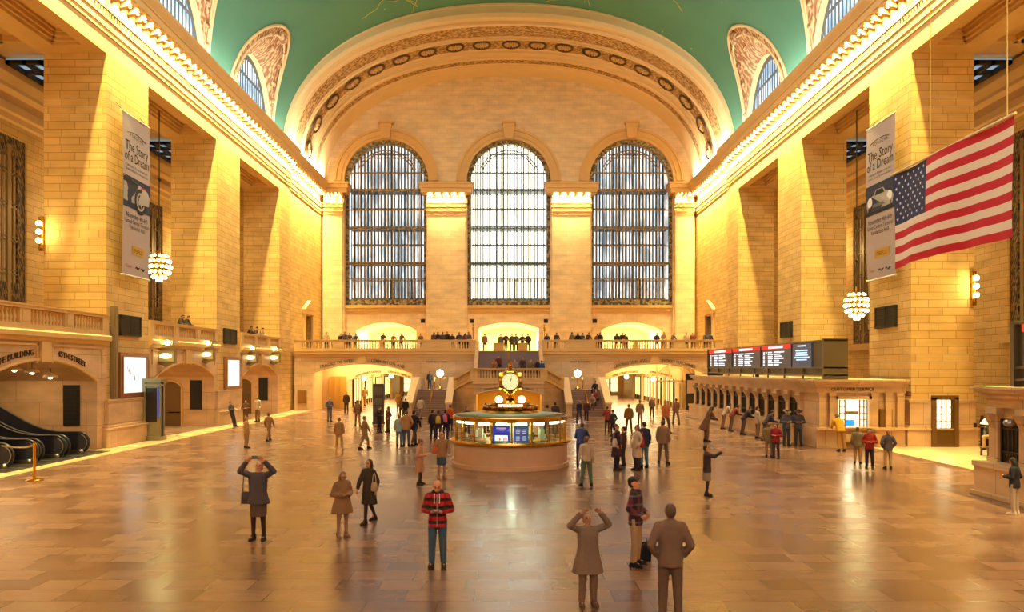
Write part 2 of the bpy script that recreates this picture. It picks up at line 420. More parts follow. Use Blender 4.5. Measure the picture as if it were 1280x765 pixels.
    b = MB(); b.ext_y([(s*(26-p), z) for p, z in ((0, 16.6), (.12, 16.7), (.12, 17.0), (.25, 17.1), (.25, 17.5), (.1, 17.6), (.1, 18.0), (.35, 18.2), (.35, 18.4), (.6, 18.8), (.6, 19.3), (0, 19.3))], Y0, 64)
    b.build('wall_cornice', TRIM, aw)
    b = MB()
    for a, c in wins: b.box(s*25.75, s*26, a-.4, c+.4, zb-.5, zb-.1)
    b.box(s*25.7, s*26, Y0, 64, 0, 1.0)
    b.build('wall_sill', TRIM, aw)
    for k, (a, c) in enumerate(wins):
        f = MB(); f.plate(rect(a, c, zb, 15.9), [rect(a+.6, c-.6, zb+1.0, 14.9)], lambda u, v, w: (s*(26.1+w), u, v), .12)
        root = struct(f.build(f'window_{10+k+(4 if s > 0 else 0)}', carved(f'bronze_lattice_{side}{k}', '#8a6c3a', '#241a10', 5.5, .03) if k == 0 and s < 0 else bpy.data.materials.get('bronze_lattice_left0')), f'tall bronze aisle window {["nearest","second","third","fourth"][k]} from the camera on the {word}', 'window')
        m = MB(); y = a+.6; i = 0
        while y < c-.5:
            m.box(s*26.12, s*26.22, y-.06, y+.06, zb, 15.5)
            if i % 3 == 0: m.box(s*26.08, s*26.24, y-.12, y+.12, zb, 15.5)
            y += .42; i += 1
        z = zb+1.4
        while z < 15: m.box(s*26.12, s*26.22, a, c, z, z+.09); m.box(s*26.12, s*26.22, a, c, z+.22, z+.28); z += 1.75
        m.build('mullions', BRONZE2, root)
        m = MB(); m.box(s*26.3, s*26.34, a, c, zb, 15.9); m.build('pane', plain('amber_window_glass', '#8a6030', .3, em='#b57424', es=.35), root)

# left lower walls with the track arches
def lowarch(u, y0, y1, vs=3.2, vc=4.15):
    c, r, h = (y0+y1)/2, (y1-y0)/2, vc-vs; R = (r*r+h*h)/(2*h)
    x = max(-r, min(r, u-c)); return vc-R+sqrt(R*R-x*x)
LOW = [(13.4, 21.4), (26.6, 34.5), (40.0, 48.2), (53.3, 61.4)]
for k, (a, c) in enumerate(LOW):
    ya, yb = BAYS[k]
    nm = ['nearest', 'second', 'third', 'fourth'][k]
    b = MB(); op = arch(a, c, 0, 3.2, 4.15)
    out = [(ya, 0), (a, 0)]+[(u, v) for u, v in reversed(op[2:])]+[(c, 0), (yb, 0), (yb, 5.05), (ya, 5.05)]
    b.plate(out, [], lambda u, v, w: (-W-w, u, v), .6)
    wl = struct(b.build(f'wall_track_{k+1}', LOWST), f'low marble wall and arch {nm} along the left side', 'wall')
    b = MB()
    b.ext_y([(-W+p, z) for p, z in ((-.6, 4.9), (.1, 4.9), (.12, 5.02), (.28, 5.1), (.28, 5.28), (.22, 5.35), (-.6, 5.35))], ya, yb)
    m = (a+c)/2
    for u0, u1 in ((ya+.35, m-.45), (m+.45, yb-.35)):     # sunk panel frames over the arch
        b.box(-W, -W+.07, u0, u1, 4.72, 4.8); b.box(-W, -W+.07, u0, u0+.08, 4.0, 4.8); b.box(-W, -W+.07, u1-.08, u1, 4.0, 4.8)
    b.box(-W, -W+.14, m-.32, m+.32, 4.05, 4.9)
    b.path([(-W+.01, u, lowarch(u, a, c)) for u in [a+(c-a)*i/24 for i in range(25)]], .07, 6)
    b.build('wall_moulding', TRIM, wl)
    # vaulted recess behind the arch
    b = MB(); dp = 7.0 if k < 3 else 4.6
    b.loft([[(-W-.6, u, v) for u, v in op[1:]+op[:1]], [(-W-dp, u, v) for u, v in op[1:]+op[:1]]], cap=False, close=False)
    b.quad(*[(-W-dp, u, v) for u, v in op])
    b.build('wall_recess', LOWST, wl)
    b = MB(); b.box(-26.1, -W-.05, ya, yb, 5.1, 5.35); b.build('wall_gallery', TRIM, wl)
    if k:                                          # inner doorway and the bronze grille in the far jamb
        if k >= 2:
            j = MB(); dn = [(-21.4, 0), (-22.8, 0)]
            o2 = arch(-22.8, -21.4, 0, 2.55, 2.95, 12)
            j.quad(*[(u, c-.02, v) for u, v in o2]); j.build('wall_doorway', plain('dim_passage', '#6b5232', .8), wl)
            j = MB(); j.path([(u, c-.03, v) for u, v in [o2[1]]+o2[2:]+[o2[0]]], .07, 6); j.build('wall_doorway_trim', TRIM, wl)
        j = MB(); x0, x1 = -20.85, -20.1; j.box(x0, x1, c-.07, c-.0, 1.1, 3.0)
        for i in range(9): j.box(x0+.06, x1-.06, c-.1, c-.07, 1.2+i*.19, 1.3+i*.19)
        j.build('wall_grille', DARK, wl)
    if k == 1:
        m_ = (a+c)/2
        for tx, cen in (('METLIFE BUILDING', 28.4), ('45TH STREET', 32.5)):
            t = text_mesh(tx, .25, lambda u, v, w: (-W+.03+w, cen+u, lowarch(cen+u, a, c)+.2+v), .015, sp=1.02)
            t.build('lettering', LETTER, wl)

# balustrades of the left gallery and of the end balcony
BAL = MB(); BAL.lathe([(.085, 0), (.085, .05), (.05, .08), (.075, .16), (.085, .24), (.06, .36), (.042, .46), (.05, .52), (.075, .56), (.08, .62)], n=8)
BALME = BAL.mesh('baluster', TRIM, smooth=True)
def balustrade(label, secs, lo, hi, axis, fix, z, group, dn=0.16, h=1.0, skip=()):
    """secs: open stretches; lo, hi: whole run along axis ('x' or 'y'); fix: position across it"""
    P = (lambda u, v, zz: (fix+v, u, zz)) if axis == 'y' else (lambda u, v, zz: (u, fix+v, zz))
    mid = P((lo+hi)/2, 0, z)
    t = thing('stone_balustrade', mid, label, 'balustrade', group)
    def bx(m, u0, u1, v0, v1, z0, z1):
        p, q = P(u0, v0, z0), P(u1, v1, z1); m.box(p[0], q[0], p[1], q[1], z0, z1)
    m = MB(); bx(m, lo, hi, -dn-.04, dn+.04, z+h-.16, z+h-.05); bx(m, lo, hi, -dn-.08, dn+.08, z+h-.05, z+h); m.build('top_rail', TRIM, t)
    m = MB(); bx(m, lo, hi, -dn-.03, dn+.03, z, z+.22); m.build('base_course', TRIM, t)
    e = [lo]+[q for p in secs for q in p]+[hi]
    for i in range(0, len(e), 2):
        if e[i+1]-e[i] > .05:
            m = MB(); bx(m, e[i], e[i+1], -dn, dn, z+.22, z+h-.16)
            if e[i+1]-e[i] > .5: bx(m, e[i]+.12, e[i+1]-.12, -dn-.03, dn+.03, z+.32, z+h-.26)
            m.build('pedestal', TRIM, t)
    hh = (h-.38)/.62
    for p, q in secs:
        n = max(2, round((q-p)/.235)); 
        for i in range(n):
            o = bpy.data.objects.new('baluster', BALME); COL.objects.link(o); o.parent = t
            w = P(p+(q-p)*(i+.5)/n, 0, z+.22); o.location = (w[0]-mid[0], w[1]-mid[1], .22); o.scale = (1, 1, hh)
    return t
for k in (1, 2, 3):
    ya, yb = BAYS[k]; L3 = (yb-ya-.5*2-.65*2)/3
    secs = [(ya+.5+i*(L3+.65), ya+.5+i*(L3+.65)+L3) for i in range(3)]
    balustrade('stone gallery balustrade '+['', 'above the escalator arch', 'between the two nearer left piers above the bronze kiosk', 'beside the far left pier next to the balcony'][k], secs, ya, yb, 'y', -W-.05, ZB, 'gallery balustrades')

# ------------------------------------------------------------------ end wall and its three great windows
WR, WS, WB = 4.42, 23.5, 10.4
def big_arch(cx, ins=0, n=32):
    r = WR-ins; return [(cx-r, WB+ins), (cx+r, WB+ins)]+[(cx+r*cos(pi*i/n), WS+r*sin(pi*i/n)) for i in range(n+1)]
top = [sup(W, 11.6, pi*i/64) for i in range(65)]
outer = [(-W-.7, 5.0), (W+.7, 5.0), (W+.7, 23.0)]+top[1:-1]+[(-W-.7, 23.0)]
DOORS = [(-16.05, -9.75), (-3.15, 3.15), (9.75, 16.05)]
holes = [big_arch(c) for c in (-12.9, 0, 12.9)]+[arch(a, c, ZB-.0, 8.0 if i == 1 else 7.75, 8.6) for i, (a, c) in enumerate(DOORS)]
b = MB(); b.plate(outer, holes, lambda u, v, w: (u, D+w, v), 2.9)
EW = struct(b.build('wall_end', ENDST), 'tall stone end wall pierced by three arched windows', 'wall')
b = MB()
for c in (-12.9, 0, 12.9):
    for r0, r1, d in ((4.42, 4.75, .08), (4.75, 5.25, .16), (5.25, 5.5, .28)):
        ring = [(c+r1*cos(pi*i/32), WS+r1*sin(pi*i/32)) for i in range(33)]+[(c+r0*cos(pi*i/32), WS+r0*sin(pi*i/32)) for i in range(32, -1, -1)]
        b.plate(ring, [], lambda u, v, w: (u, D-d+w, v), d)
    b.loft([[(c-.45, D-y, 27.9), (c+.45, D-y, 27.9), (c+.62, D-y, 29.4), (c-.62, D-y, 29.4)] for y in (0, .55)])
    b.box(c-.75, c+.75, D-.7, D, 29.4, 29.65)
    for z, h, d in ((9.55, .2, .12), (9.75, .35, .2), (10.1, .3, .35)): b.box(c-4.5, c+4.5, D-d, D, z, z+h)
    for i in range(36): b.box(c-4.4+i*.25, c-4.4+i*.25+.12, D-.27, D, 9.75, 10.05)
b.build('wall_archivolt', TRIM, EW)
b = MB()
def capital(b, x0, x1, yf, yb=D):
    for z0, z1, o in ((19.75, 20.1, .05), (20.1, 20.4, .1), (20.5, 20.9, .12), (20.9, 21.0, .17), (21.62, 21.72, .08), (21.95, 22.4, .62), (22.4, 22.8, .74), (22.8, 23.0, .82)):
        b.box(x0-o, x1+o, yf-o, yb, z0, z1)
    x = x0-.05
    while x < x1+.1: b.box(x-.13, x+.13, yf-.55, yf, 21.74, 21.95); x += (x1-x0+.1)/5
    x = x0
    while x < x1: b.box(x, x+.12, yf-.16, yf, 20.55, 20.8); x += .24
PIL = [(-19.25, -17.35), (-8.5, -4.5), (4.5, 8.5), (17.35, 19.25)]
for i, (a, c) in enumerate(PIL):
    q = MB(); q.box(a, c, 76.6, D, ZB, 21.95); 
    for u in (a, c): q.box(u-.16, u+.16, 76.85, D, ZB, 21.6)
    q.build('wall_pilaster', ENDST, EW)
    q = MB(); capital(q, a, c, 76.6); q.build('wall_capital', TRIM, EW)

def big_window(k, cx, pane, label):
    f = MB(); f.plate(big_arch(cx), [big_arch(cx, .46)], lambda u, v, w: (u, D+.25+w, v), .14)
    root = struct(f.build(f'window_{k}', BRZL), label, 'window')
    m = MB(); r = WR-.4
    for i in range(-5, 6):
        x = i*.72; zt = WS+sqrt(r*r-x*x)
        for dx in (-.11, .11): m.box(cx+x+dx-(.06 if k == 2 else .045), cx+x+dx+(.06 if k == 2 else .045), D+.27, D+.36, WB, zt)
    m.build('mullions', BRONZE2 if k != 2 else IRON, root)
    m = MB()
    def span(z): return r if z < WS else sqrt(max(r*r-(z-WS)**2, .01))
    for z, h in ((22.6, .28), (18.6, .28), (14.85, .28)):
        m.box(cx-span(z), cx+span(z), D+.24, D+.4, z-h/2, z-h/2+.1); m.box(cx-span(z), cx+span(z), D+.24, D+.4, z+h/2-.1, z+h/2)
    for z in (20.5, 16.7, 13.2, 11.0, 24.4, 26.0): m.box(cx-span(z), cx+span(z), D+.26, D+.36, z-.06, z+.06)
    m.build('transoms', BRONZE2 if k != 2 else IRON, root)
    m = MB()
    for a_, rr in ((0, 3.3), (0, 3.05)):
        m.path([(cx+rr*cos(pi*i/24), D+.32, WS+rr*sin(pi*i/24)) for i in range(3, 22)], .06, 5)
    m.build('arch_bars', BRONZE2 if k != 2 else IRON, root)
    m = MB(); m.box(cx-r, cx+r, D+.2, D+.3, WB, WB+.6)
    for i in range(24): m.box(cx-r+i*.335, cx-r+i*.335+.07, D+.28, D+.34, 11.0, 13.2)
    m.build('grille_band', BRZL, root)
    m = MB()
    for z in (22.6, 18.6, 14.85): m.box(cx-span(z), cx+span(z), D+.5, D+2.3, z-.05, z+.05)
    m.build('catwalk', IRON, root)
    m = MB(); st = .36 if k != 2 else .72; n = int(4.0/st)
    for i in range(-n, n+1):
        x = i*st+.18; 
        if abs(x) > 4: continue
        wd = .08 if k != 2 else .05
        m.box(cx+x-wd, cx+x+wd, D+2.2, D+2.35, WB, WS+sqrt(max(WR**2-x*x, 0)))
    zz = WB+.9
    while zz < 27: m.box(cx-span(zz), cx+span(zz), D+2.2, D+2.35, zz-.05, zz+.05); zz += 1.95
    m.build('outer_sash', IRON, root)
    m = MB(); m.plate(big_arch(cx, -.05), [], lambda u, v, w: (u, D+2.5+w, v), .05); m.build('pane', pane, root)
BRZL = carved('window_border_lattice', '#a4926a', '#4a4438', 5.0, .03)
big_window(1, -12.9, daylight('side_daylight', '#a5bcc8', '#eefafa', .85, 1.45, .8, .35), 'left arched end window with bronze lattice border')
big_window(2, 0, daylight('mid_daylight', '#fbf3d0', '#fffbe6', 3.4, 3.9, .3, .2), 'bright middle arched end window')
big_window(3, 12.9, bpy.data.materials['side_daylight'], 'right arched end window with bronze lattice border')

# lit passages behind the balcony doorways
for i, (a, c) in enumerate(DOORS):
    op = arch(a, c, ZB, 8.0 if i == 1 else 7.75, 8.6)
    b = MB(); b.loft([[(u, D+2.85, v) for u, v in op[1:]+op[:1]], [(u, D+9, v) for u, v in op[1:]+op[:1]]], cap=False); b.quad(*[(u, D+9, v) for u, v in op])
    struct(b.build(f'wall_passage_{i+1}', plain('cream_plaster', '#f3e6b8', .8)), ['left', 'middle', 'right'][i]+' lit passage behind the balcony', 'wall')
    lamp('passage_light', 'AREA', ((a+c)/2, D+3.4, 8.05), 1500 if i == 1 else 1100, (1, .88, .52), (4.6, 4.5))
for x in (-9.05, -3.9, 3.9, 9.05):
    b = MB(); b.box(x-.22, x+.22, D-.06, D, 8.55, 8.95); b.box(x-.17, x+.17, D-.08, D, 8.6, 8.9)
    for i in range(4): b.box(x-.16, x+.16, D-.1, D-.06, 8.62+i*.07, 8.65+i*.07)
    w = {-9.05: 'right of the left', -3.9: 'left of the middle', 3.9: 'right of the middle', 9.05: 'left of the right'}[x]
    tag(b.build('wall_vent', DARK, org=(x, D-.05, 8.55)), f'small square dark vent {w} balcony doorway', 'vent', 'square vents by the balcony doorways')

# ------------------------------------------------------------------ barrel rib at the end, teal vault, lunettes
RP = [(D, 0, 0), (74.7, 0, 0), (74.7, .1, 0), (74.4, .1, 1), (73.2, .14, 1), (73.2, -.05, 0), (72.8, -.05, 0), (72.8, .15, 0), (72.5, .15, 0), (72.5, .22, 0), (72.2, .22, 0), (72.2, .05, 0), (71.8, .05, 0), (71.8, .25, 0), (71.5, .3, 1),
      (69.4, .3, 0), (69.4, .18, 0), (69.2, .18, 0), (69.2, .32, 0), (68.95, .33, 0), (68.95, .26, 0), (68.8, .26, 0), (68.8, .35, 1), (66.5, .42, 0), (66.5, .2, 0), (66.1, .2, 0), (66.1, .45, 0), (65.7, .5, 0), (65.7, .35, 0), (65.2, .4, 0), (65.0, .7, 0), (65.0, 1.3, 0), (64.9, 1.35, 0), (64.9, 2.2, 0)]
NT = 96
plainr, orn = MB(), MB()
for i in range(len(RP)-1):
    (ya, da, ma), (yb, db, mb_) = RP[i], RP[i+1]
    rings = []
    for y, d in ((ya, da), (yb, db)):
        rings.append([(sup(W+d*.6, 11.5+d, pi*j/NT)[0], y, sup(W+d*.6, 11.5+d, pi*j/NT)[1]) for j in range(NT+1)])
    (orn if ma else plainr).loft(rings, False, False)
# note RP third field: 1 = the strip that starts there is carved
rib = struct(plainr.build('ceiling_rib', RINGST, smooth='auto', recalc=False), 'wide stone arch rib framing the end wall', 'ceiling')
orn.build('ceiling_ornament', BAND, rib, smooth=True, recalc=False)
# rosettes, evenly spaced along the rib
seg = [sup(W, 11.8, pi*j/400) for j in range(401)]; acc = [0]
for j in range(400): acc.append(acc[-1]+math.dist(seg[j], seg[j+1]))
ROS = MB(); 
for a in range(14):
    p, q = 2*pi*a/14-.13, 2*pi*a/14+.13
    ROS.loft([[(.28*cos(p), .28*sin(p), 0), (.72*cos(p), .72*sin(p), 0), (.72*cos(q), .72*sin(q), 0), (.28*cos(q), .28*sin(q), 0)], [(.3*cos((p+q)/2), .3*sin((p+q)/2), .14)]*2+[(.66*cos((p+q)/2), .66*sin((p+q)/2), .12)]*2])
ROS.mat(0).ball((0, 0, .05), (.22, .22, .16)); ROS.mat(1).lathe([(.78, 0), (.78, .1), (.86, .16), (.95, .1), (.95, 0)], n=28)
ROS.mat(1).lathe([(.0, .0), (.78, .02)], n=20)
ROSME = ROS.mesh('rosette', [plain('rosette_stone', '#d6b47c', .6), plain('rosette_ground', '#553819', .7)], smooth='auto')
half = acc[200]
for k in range(-9, 10):
    L = half+k*2.62
    if L < .6 or L > acc[-1]-.6: continue
    j = next(i for i in range(400) if acc[i+1] >= L); p = Vector((seg[j][0], 0, seg[j][1])); tg = (Vector((seg[j+1][0], 0, seg[j+1][1]))-p).normalized()
    nrm = Vector((0, 1, 0)).cross(tg); nrm = nrm if nrm.dot(Vector((0, 0, 24))-p) > 0 else -nrm
    o = bpy.data.objects.new('rosette', ROSME); COL.objects.link(o); o.parent = rib
    M = Matrix((tg, Vector((0, 1, 0)), nrm)).transposed().to_4x4(); M.translation = (p.x, 70.45, p.z)
    o.matrix_local = M @ Matrix.Diagonal((.95, .9, 1, 1))

LZ, LR, LH = 23.0, 4.85, 7.2
def t_of_z(z): return asin(min(1, (max(z-23, 0)/TB))**(NS/2))
CEN = [(a+c)/2 for a, c in BAYS]
ys = {Y0, 65.0}
y = Y0
while y < 65: ys.add(round(y, 3)); y += 1.2
for c in CEN:
    ys |= {round(c+LR*cos(pi*i/20), 3) for i in range(21)}
ys = sorted(ys); NV = 22
for s in (-1, 1):
    rings = []
    for y in ys:
        t0 = 0
        for c in CEN:
            if abs(y-c) < LR: t0 = t_of_z(LZ+LH*sqrt(max(0, 1-((y-c)/LR)**2)))
        rings.append([(s*sup(TA, TB, t0+(pi/2-t0)*j/NV)[0], y, sup(TA, TB, t0+(pi/2-t0)*j/NV)[1]) for j in range(NV+1)])
    b = MB(); b.loft(rings, False, False)
    if s < 0: VA = struct(b.build('ceiling_vault', TEAL, smooth=True), 'teal painted vault with faint gold star figures', 'ceiling')
    else: b.build('ceiling_half', TEAL, VA, smooth=True)
    for k, c in enumerate(CEN):
        wd = 'left' if s < 0 else 'right'
        b = MB(); R2 = []; n = 28
        for j in range(7):
            f = j/6; r = []
            for i in range(n+1):
                a = pi*i/n
                zv = LZ+LH*sin(a); xv = sup(TA, TB, t_of_z(zv))[0]
                r.append((s*(xv+(19.75-xv)*f), c+(LR+(3.95-LR)*f)*cos(a), zv+(LZ+5.0*sin(a)-zv)*f-(.35*sin(pi*f)*sin(a))))
            R2.append(r)
        b.loft(R2, False, False)
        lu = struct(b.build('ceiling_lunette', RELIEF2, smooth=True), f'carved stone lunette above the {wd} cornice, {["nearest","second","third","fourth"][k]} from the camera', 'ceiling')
        b = MB(); b.path([(p[0]-s*.02, p[1], p[2]-.06) for p in R2[0]], .12, 7); b.path([(p[0]-s*.05, p[1]*1+(c-p[1])*.05, p[2]-.2) for p in R2[1]], .07, 6)
        b.build('lunette_border', RINGST, lu, smooth=True)
        b = MB()                                   # reveal and clerestory window
        ar = [(c+3.95*cos(pi*i/n), LZ+5.0*sin(pi*i/n)) for i in range(n+1)]
        b.loft([[(s*19.75, u, v) for u, v in ar], [(s*20.35, u, v) for u, v in ar]], False, False); b.build('lunette_reveal', RINGST, lu, smooth=True)
        fr = [(c-3.95, 22.9), (c+3.95, 22.9)]+ar; inn = [(c-3.6, 23.2), (c+3.6, 23.2)]+[(c+3.6*cos(pi*i/n), LZ+.1+4.5*sin(pi*i/n)) for i in range(n+1)]
        b = MB(); b.plate(fr, [inn], lambda u, v, w: (s*(20.15+w), u, v), .06)
        wn = struct(b.build(f'window_{20+k+(4 if s > 0 else 0)}', IRON), f'clerestory window above the {wd} cornice, {["nearest","second","third","fourth"][k]} from the camera', 'window')
        b = MB()
        for i in range(-7, 8):
            u = i*.5; b.box(s*20.16, s*20.2, c+u-.07, c+u+.07, 22.9, LZ+5*sqrt(max(0, 1-(u/3.95)**2)))
        for z in (24.2, 26.2): b.box(s*20.14, s*20.22, c-3.9*sqrt(1-((z-23)/5)**2), c+3.9*sqrt(1-((z-23)/5)**2), z-.09, z+.09)
        b.build('mullions', IRON, wn)
        b = MB(); b.plate(fr, [], lambda u, v, w: (s*(20.3+w), u, v), .05)
        b.build('pane', bpy.data.materials.get('clerestory_daylight') or daylight('clerestory_daylight', '#a9cdea', '#eaf7ff', 1.0, 1.35, .5, .5), wn)
        # shallow relief figures: a shield with wings on each carving
        b = MB(); q = R2[3][n//2]; top_ = R2[1][n//2]
        def surf(f, a):
            i = max(0, min(n-1, int(a/pi*n))); j = max(0, min(5, int(f*6))); p0, p1 = Vector(R2[j][i]), Vector(R2[j][i+1]); return p0.lerp(p1, a/pi*n-i)
        for f, a, r in [(.18, 1.57, .42), (.33, 1.5, .5), (.3, 1.2, .3), (.3, 1.9, .3), (.45, 1.05, .28), (.45, 2.05, .28), (.5, .8, .24), (.5, 2.3, .24), (.5, .55, .2), (.5, 2.55, .2), (.6, .35, .16), (.6, 2.75, .16), (.5, 1.57, .3), (.2, 1.3, .2), (.2, 1.85, .2)]:
            p = surf(f, a); b.ball(p-Vector((s*.05, 0, .02)), (r*.8, r, r*.9), 8, 6)
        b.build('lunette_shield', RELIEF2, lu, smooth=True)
# faint gold figures drawn on the vault
b = MB(); rnd = random.Random(5)
def onv(y, x): 
    t = math.acos(min(1, abs(x)/TA)**(NS/2)); return Vector((x, y, sup(TA, TB, t)[1]-.03))
for y, x, n in ((61.5, -9.5, 3), (62, -7.4, 3), (60.5, 4.5, 4), (61, 7.2, 6), (59, 9.5, 6), (57.5, 11.5, 5), (60, 8.4, 4), (60, -9, 3), (58.5, 6, 4)):
    for k in range(n):
        pts = []; yy, xx = y+rnd.uniform(-1, 1), x+rnd.uniform(-.8, .8); a = rnd.uniform(0, 6.28)
        for i in range(9):
            pts.append(onv(yy, xx)); a += rnd.uniform(-.7, .7); yy += .55*sin(a); xx += .38*cos(a)
            yy = min(yy, 64.7)
        b.path(pts, .032, 4)
b.build('ceiling_figures', GILT, VA)

# west end behind the camera: the same three windows let in daylight
b = MB(); b.plate([(-26.2, 0), (26.2, 0), (26.2, 36.5), (-26.2, 36.5)], [big_arch(c) for c in (-12.9, 0, 12.9)], lambda u, v, w: (u, Y0-w, v), .8)
ww = struct(b.build('wall_west', ENDST), 'stone wall behind the camera with three arched windows', 'wall')
for c in (-12.9, 0, 12.9):
    b = MB(); b.plate(big_arch(c, -.05), [], lambda u, v, w: (u, Y0-.85-w, v), .05); b.build('wall_pane', glow('west_daylight', '#fff0dc', 2.2, True), ww)
for s in (-1, 1):
    b = MB(); b.box(s*26.2, s*26.6, Y0, 64, 0, 19.8); b.box(s*20.9, s*21.1, Y0, 65, 19.8, 31)
    struct(b.build('wall_shell_'+('left' if s < 0 else 'right'), ENDST), 'outer shell of the hall on the '+('left' if s < 0 else 'right'), 'wall')
# ------------------------------------------------------------------ end balcony front with its two arches
AR = [(-17.7, -8.7), (8.7, 17.6)]
out = [(-W, 0)]
for a, c in AR: out += [(a, 0)]+[p for p in reversed(arch(a, c, 0, 3.35, 4.2, 28)[2:])]+[(c, 0)]
out += [(W, 0), (W, 5.05), (-W, 5.05)]
b = MB(); b.plate(out, [], lambda u, v, w: (u, YB+w, v), .7)
BF = struct(b.build('wall_balcony_front', LOWST), 'marble front of the end balcony with two wide arches', 'wall')
b = MB(); b.box(-W, W, YB+.0, D, 5.05, 5.3); b.build('wall_balcony_floor', TRIM, BF)
b = MB(); b.ext_x([(YB-p, z) for p, z in ((-.6, 4.8), (.08, 4.8), (.1, 4.95), (.25, 5.05), (.25, 5.25), (.32, 5.3), (.32, 5.36), (-.6, 5.36))], -W, W)
for x0, x1 in ((-17.9, -13.55), (-12.85, -3.4), (3.4, 12.85), (13.55, 17.9)):
    b.box(x0, x1, YB-.06, YB, 4.62, 4.7)
for x in (-13.2, 13.15):
    b.box(x-.34, x+.34, YB-.1, YB, 4.2, 4.8)
    b.box(x-.42, x-.34, YB-.06, YB, 4.2, 4.7); b.box(x+.34, x+.42, YB-.06, YB, 4.2, 4.7)
for a, c in AR: b.path([(u, YB-.01, v) for u, v in arch(a, c, 0, 3.35, 4.2, 28)[2:]], .07, 6)
b.build('wall_moulding', TRIM, BF)
def segarch(a, c, vs, vc):
    r, h, m = (c-a)/2, vc-vs, (a+c)/2; R = (r*r+h*h)/(2*h)
    return lambda u: vc-R+sqrt(max(0, R*R-(max(-r, min(r, u-m)))**2))
for tx, cen, (a, c), hh in (('TRACKS TO WEST', -15.45, AR[0], .27), ('LEXINGTON AVE', -10.9, AR[0], .27), ('LEXINGTON AVE', 10.95, AR[1], .27), ('TICKET MACHINES', 15.3, AR[1], .25)):
    fn = segarch(a, c, 3.35, 4.2)
    text_mesh(tx, hh, lambda u, v, w: (cen+u, YB-.03-w, fn(cen+u)+.17+v), .015, sp=1.05).build('lettering', LETTER, BF)
for cen in (-6.5, 6.5): text_mesh('EAST BALCONY', .17, lambda u, v, w: (cen+u, YB-.03-w, 4.28+v), .012, sp=1.15).build('lettering', LETTER, BF)
INNER = [(-15.3, -8.9), (8.9, 16.2)]
WARMP = plain('lit_passage_marble', '#d9b478', .5, noise=.08, nscale=2)
for i, ((a, c), (ia, ic)) in enumerate(zip(AR, INNER)):
    wd = ('left', 'right')[i]
    b = MB(); b.box(a-.6, a, YB+.7, 70.5, 0, 4.6); b.box(c, c+.6, YB+.7, 70.5, 0, 4.6); b.box(a, c, YB+.7, 70.5, 4.5, 4.7)
    o2 = [(a, 0), (ia, 0)]+[p for p in reversed(arch(ia, ic, 0, 2.55, 3.25, 24)[2:])]+[(ic, 0), (c, 0), (c, 4.5), (a, 4.5)]
    b.plate(o2, [], lambda u, v, w: (u, 70.0+w, v), .5)
    b.box(ia-.4, ia, 70.5, 104, 0, 3.8); b.box(ic, ic+.4, 70.5, 104, 0, 3.8); b.box(ia, ic, 70.5, 104, 3.5, 3.8); b.box(ia, ic, 104, 104.4, 0, 3.8)
    for y in (76, 82, 88, 95):
        for x in (ia, ic): b.box(x-.25, x+.25, y, y+.7, 0, 3.5)
    pw = struct(b.build(f'wall_under_balcony_{wd}', WARMP), f'lit passage walls through the {wd} arch under the balcony', 'wall')
    fn = segarch(ia, ic, 2.55, 3.25)
    for tx, f in ((('45TH STREET PASSAGE', .30), ('SUBWAY & 42ND ST', .76)) if i == 0 else (('42ND STREET PASSAGE', .30), ('SUBWAY & 42ND ST', .76))):
        cen = ia+(ic-ia)*f
        text_mesh(tx, .2, lambda u, v, w: (cen+u*.86, 69.97-w, fn(cen+u)+.14+v), .012).build('lettering', LETTER, pw)
    # shop fronts at the sides and the end of the passage
    b = MB()
    for y in (72, 78, 84, 90): b.box(ia+.01, ia+.12, y, y+3.6, .5, 2.7); b.box(ic-.12, ic-.01, y, y+3.6, .5, 2.7)
    b.build('shop_window_glow', glow('shop_light', '#ffd880', 1.7), pw)
    b = MB()
    for k in range(5): b.box(ia+.5+k*1.25, ia+1.45+k*1.25, 103.9, 104, .5, 2.9)
    b.build('shop_front_glow', glow('shop_front', '#ffdf90', 1.8), pw)
    b = MB()
    for k in range(5):
        b.box(ia+.42+k*1.25, ia+.5+k*1.25, 103.8, 104, 0, 3.0); b.box(ia+.5+k*1.25, ia+1.45+k*1.25, 103.8, 104, 1.6, 1.66)
    for y in (72, 78, 84, 90):
        for q in range(4): b.box(ia, ia+.16, y+q*1.2-.05, y+q*1.2+.05, 0, 2.8); b.box(ic-.16, ic, y+q*1.2-.05, y+q*1.2+.05, 0, 2.8)
    b.build('shop_frame', BRONZE, pw)
    lamp('passage_ceiling_light', 'AREA', ((ia+ic)/2, 80, 3.4), 2200, (1, .76, .36), (5, 16))
    lamp('arch_ceiling_light', 'AREA', ((a+c)/2, 68.5, 4.4), 480, (1, .74, .36), (7, 2))
# pale cabinets and a glazed screen seen in the arches
b = MB(); b.box(-17.0, -15.5, 69.7, 69.99, 0, 3.0)
for q in range(3): b.box(-17+q*.5, -16.95+q*.5, 69.62, 69.7, .2, 3.0)
tag(b.build('marble_wall_cabinet', plain('ochre_panel', '#b88a35', .5), org=(-16.25, 69.85, 0)), 'ochre panelled cupboard in the shade of the left balcony arch', 'cabinet')
t = thing('bronze_glazed_screen', (15.6, 69.6, 0), 'bronze framed arched glazed screen inside the right balcony arch', 'screen')
b = MB()
for x in (14.0, 15.2, 16.4, 17.4): b.box(x-.07, x+.07, 69.5, 69.7, 0, 4.2 if x < 17 else 3.6)
b.box(14, 17.4, 69.5, 69.7, 2.5, 2.65); b.path([(15.7+1.72*cos(pi*i/16), 69.6, 2.6+1.6*sin(pi*i/16)) for i in range(17)], .08, 6)
b.build('screen_frame', plain('light_bronze', '#a98a52', .4, .3), t)
b = MB(); b.box(14.1, 17.3, 69.58, 69.62, .1, 2.5); b.build('screen_glass', GLASS, t)
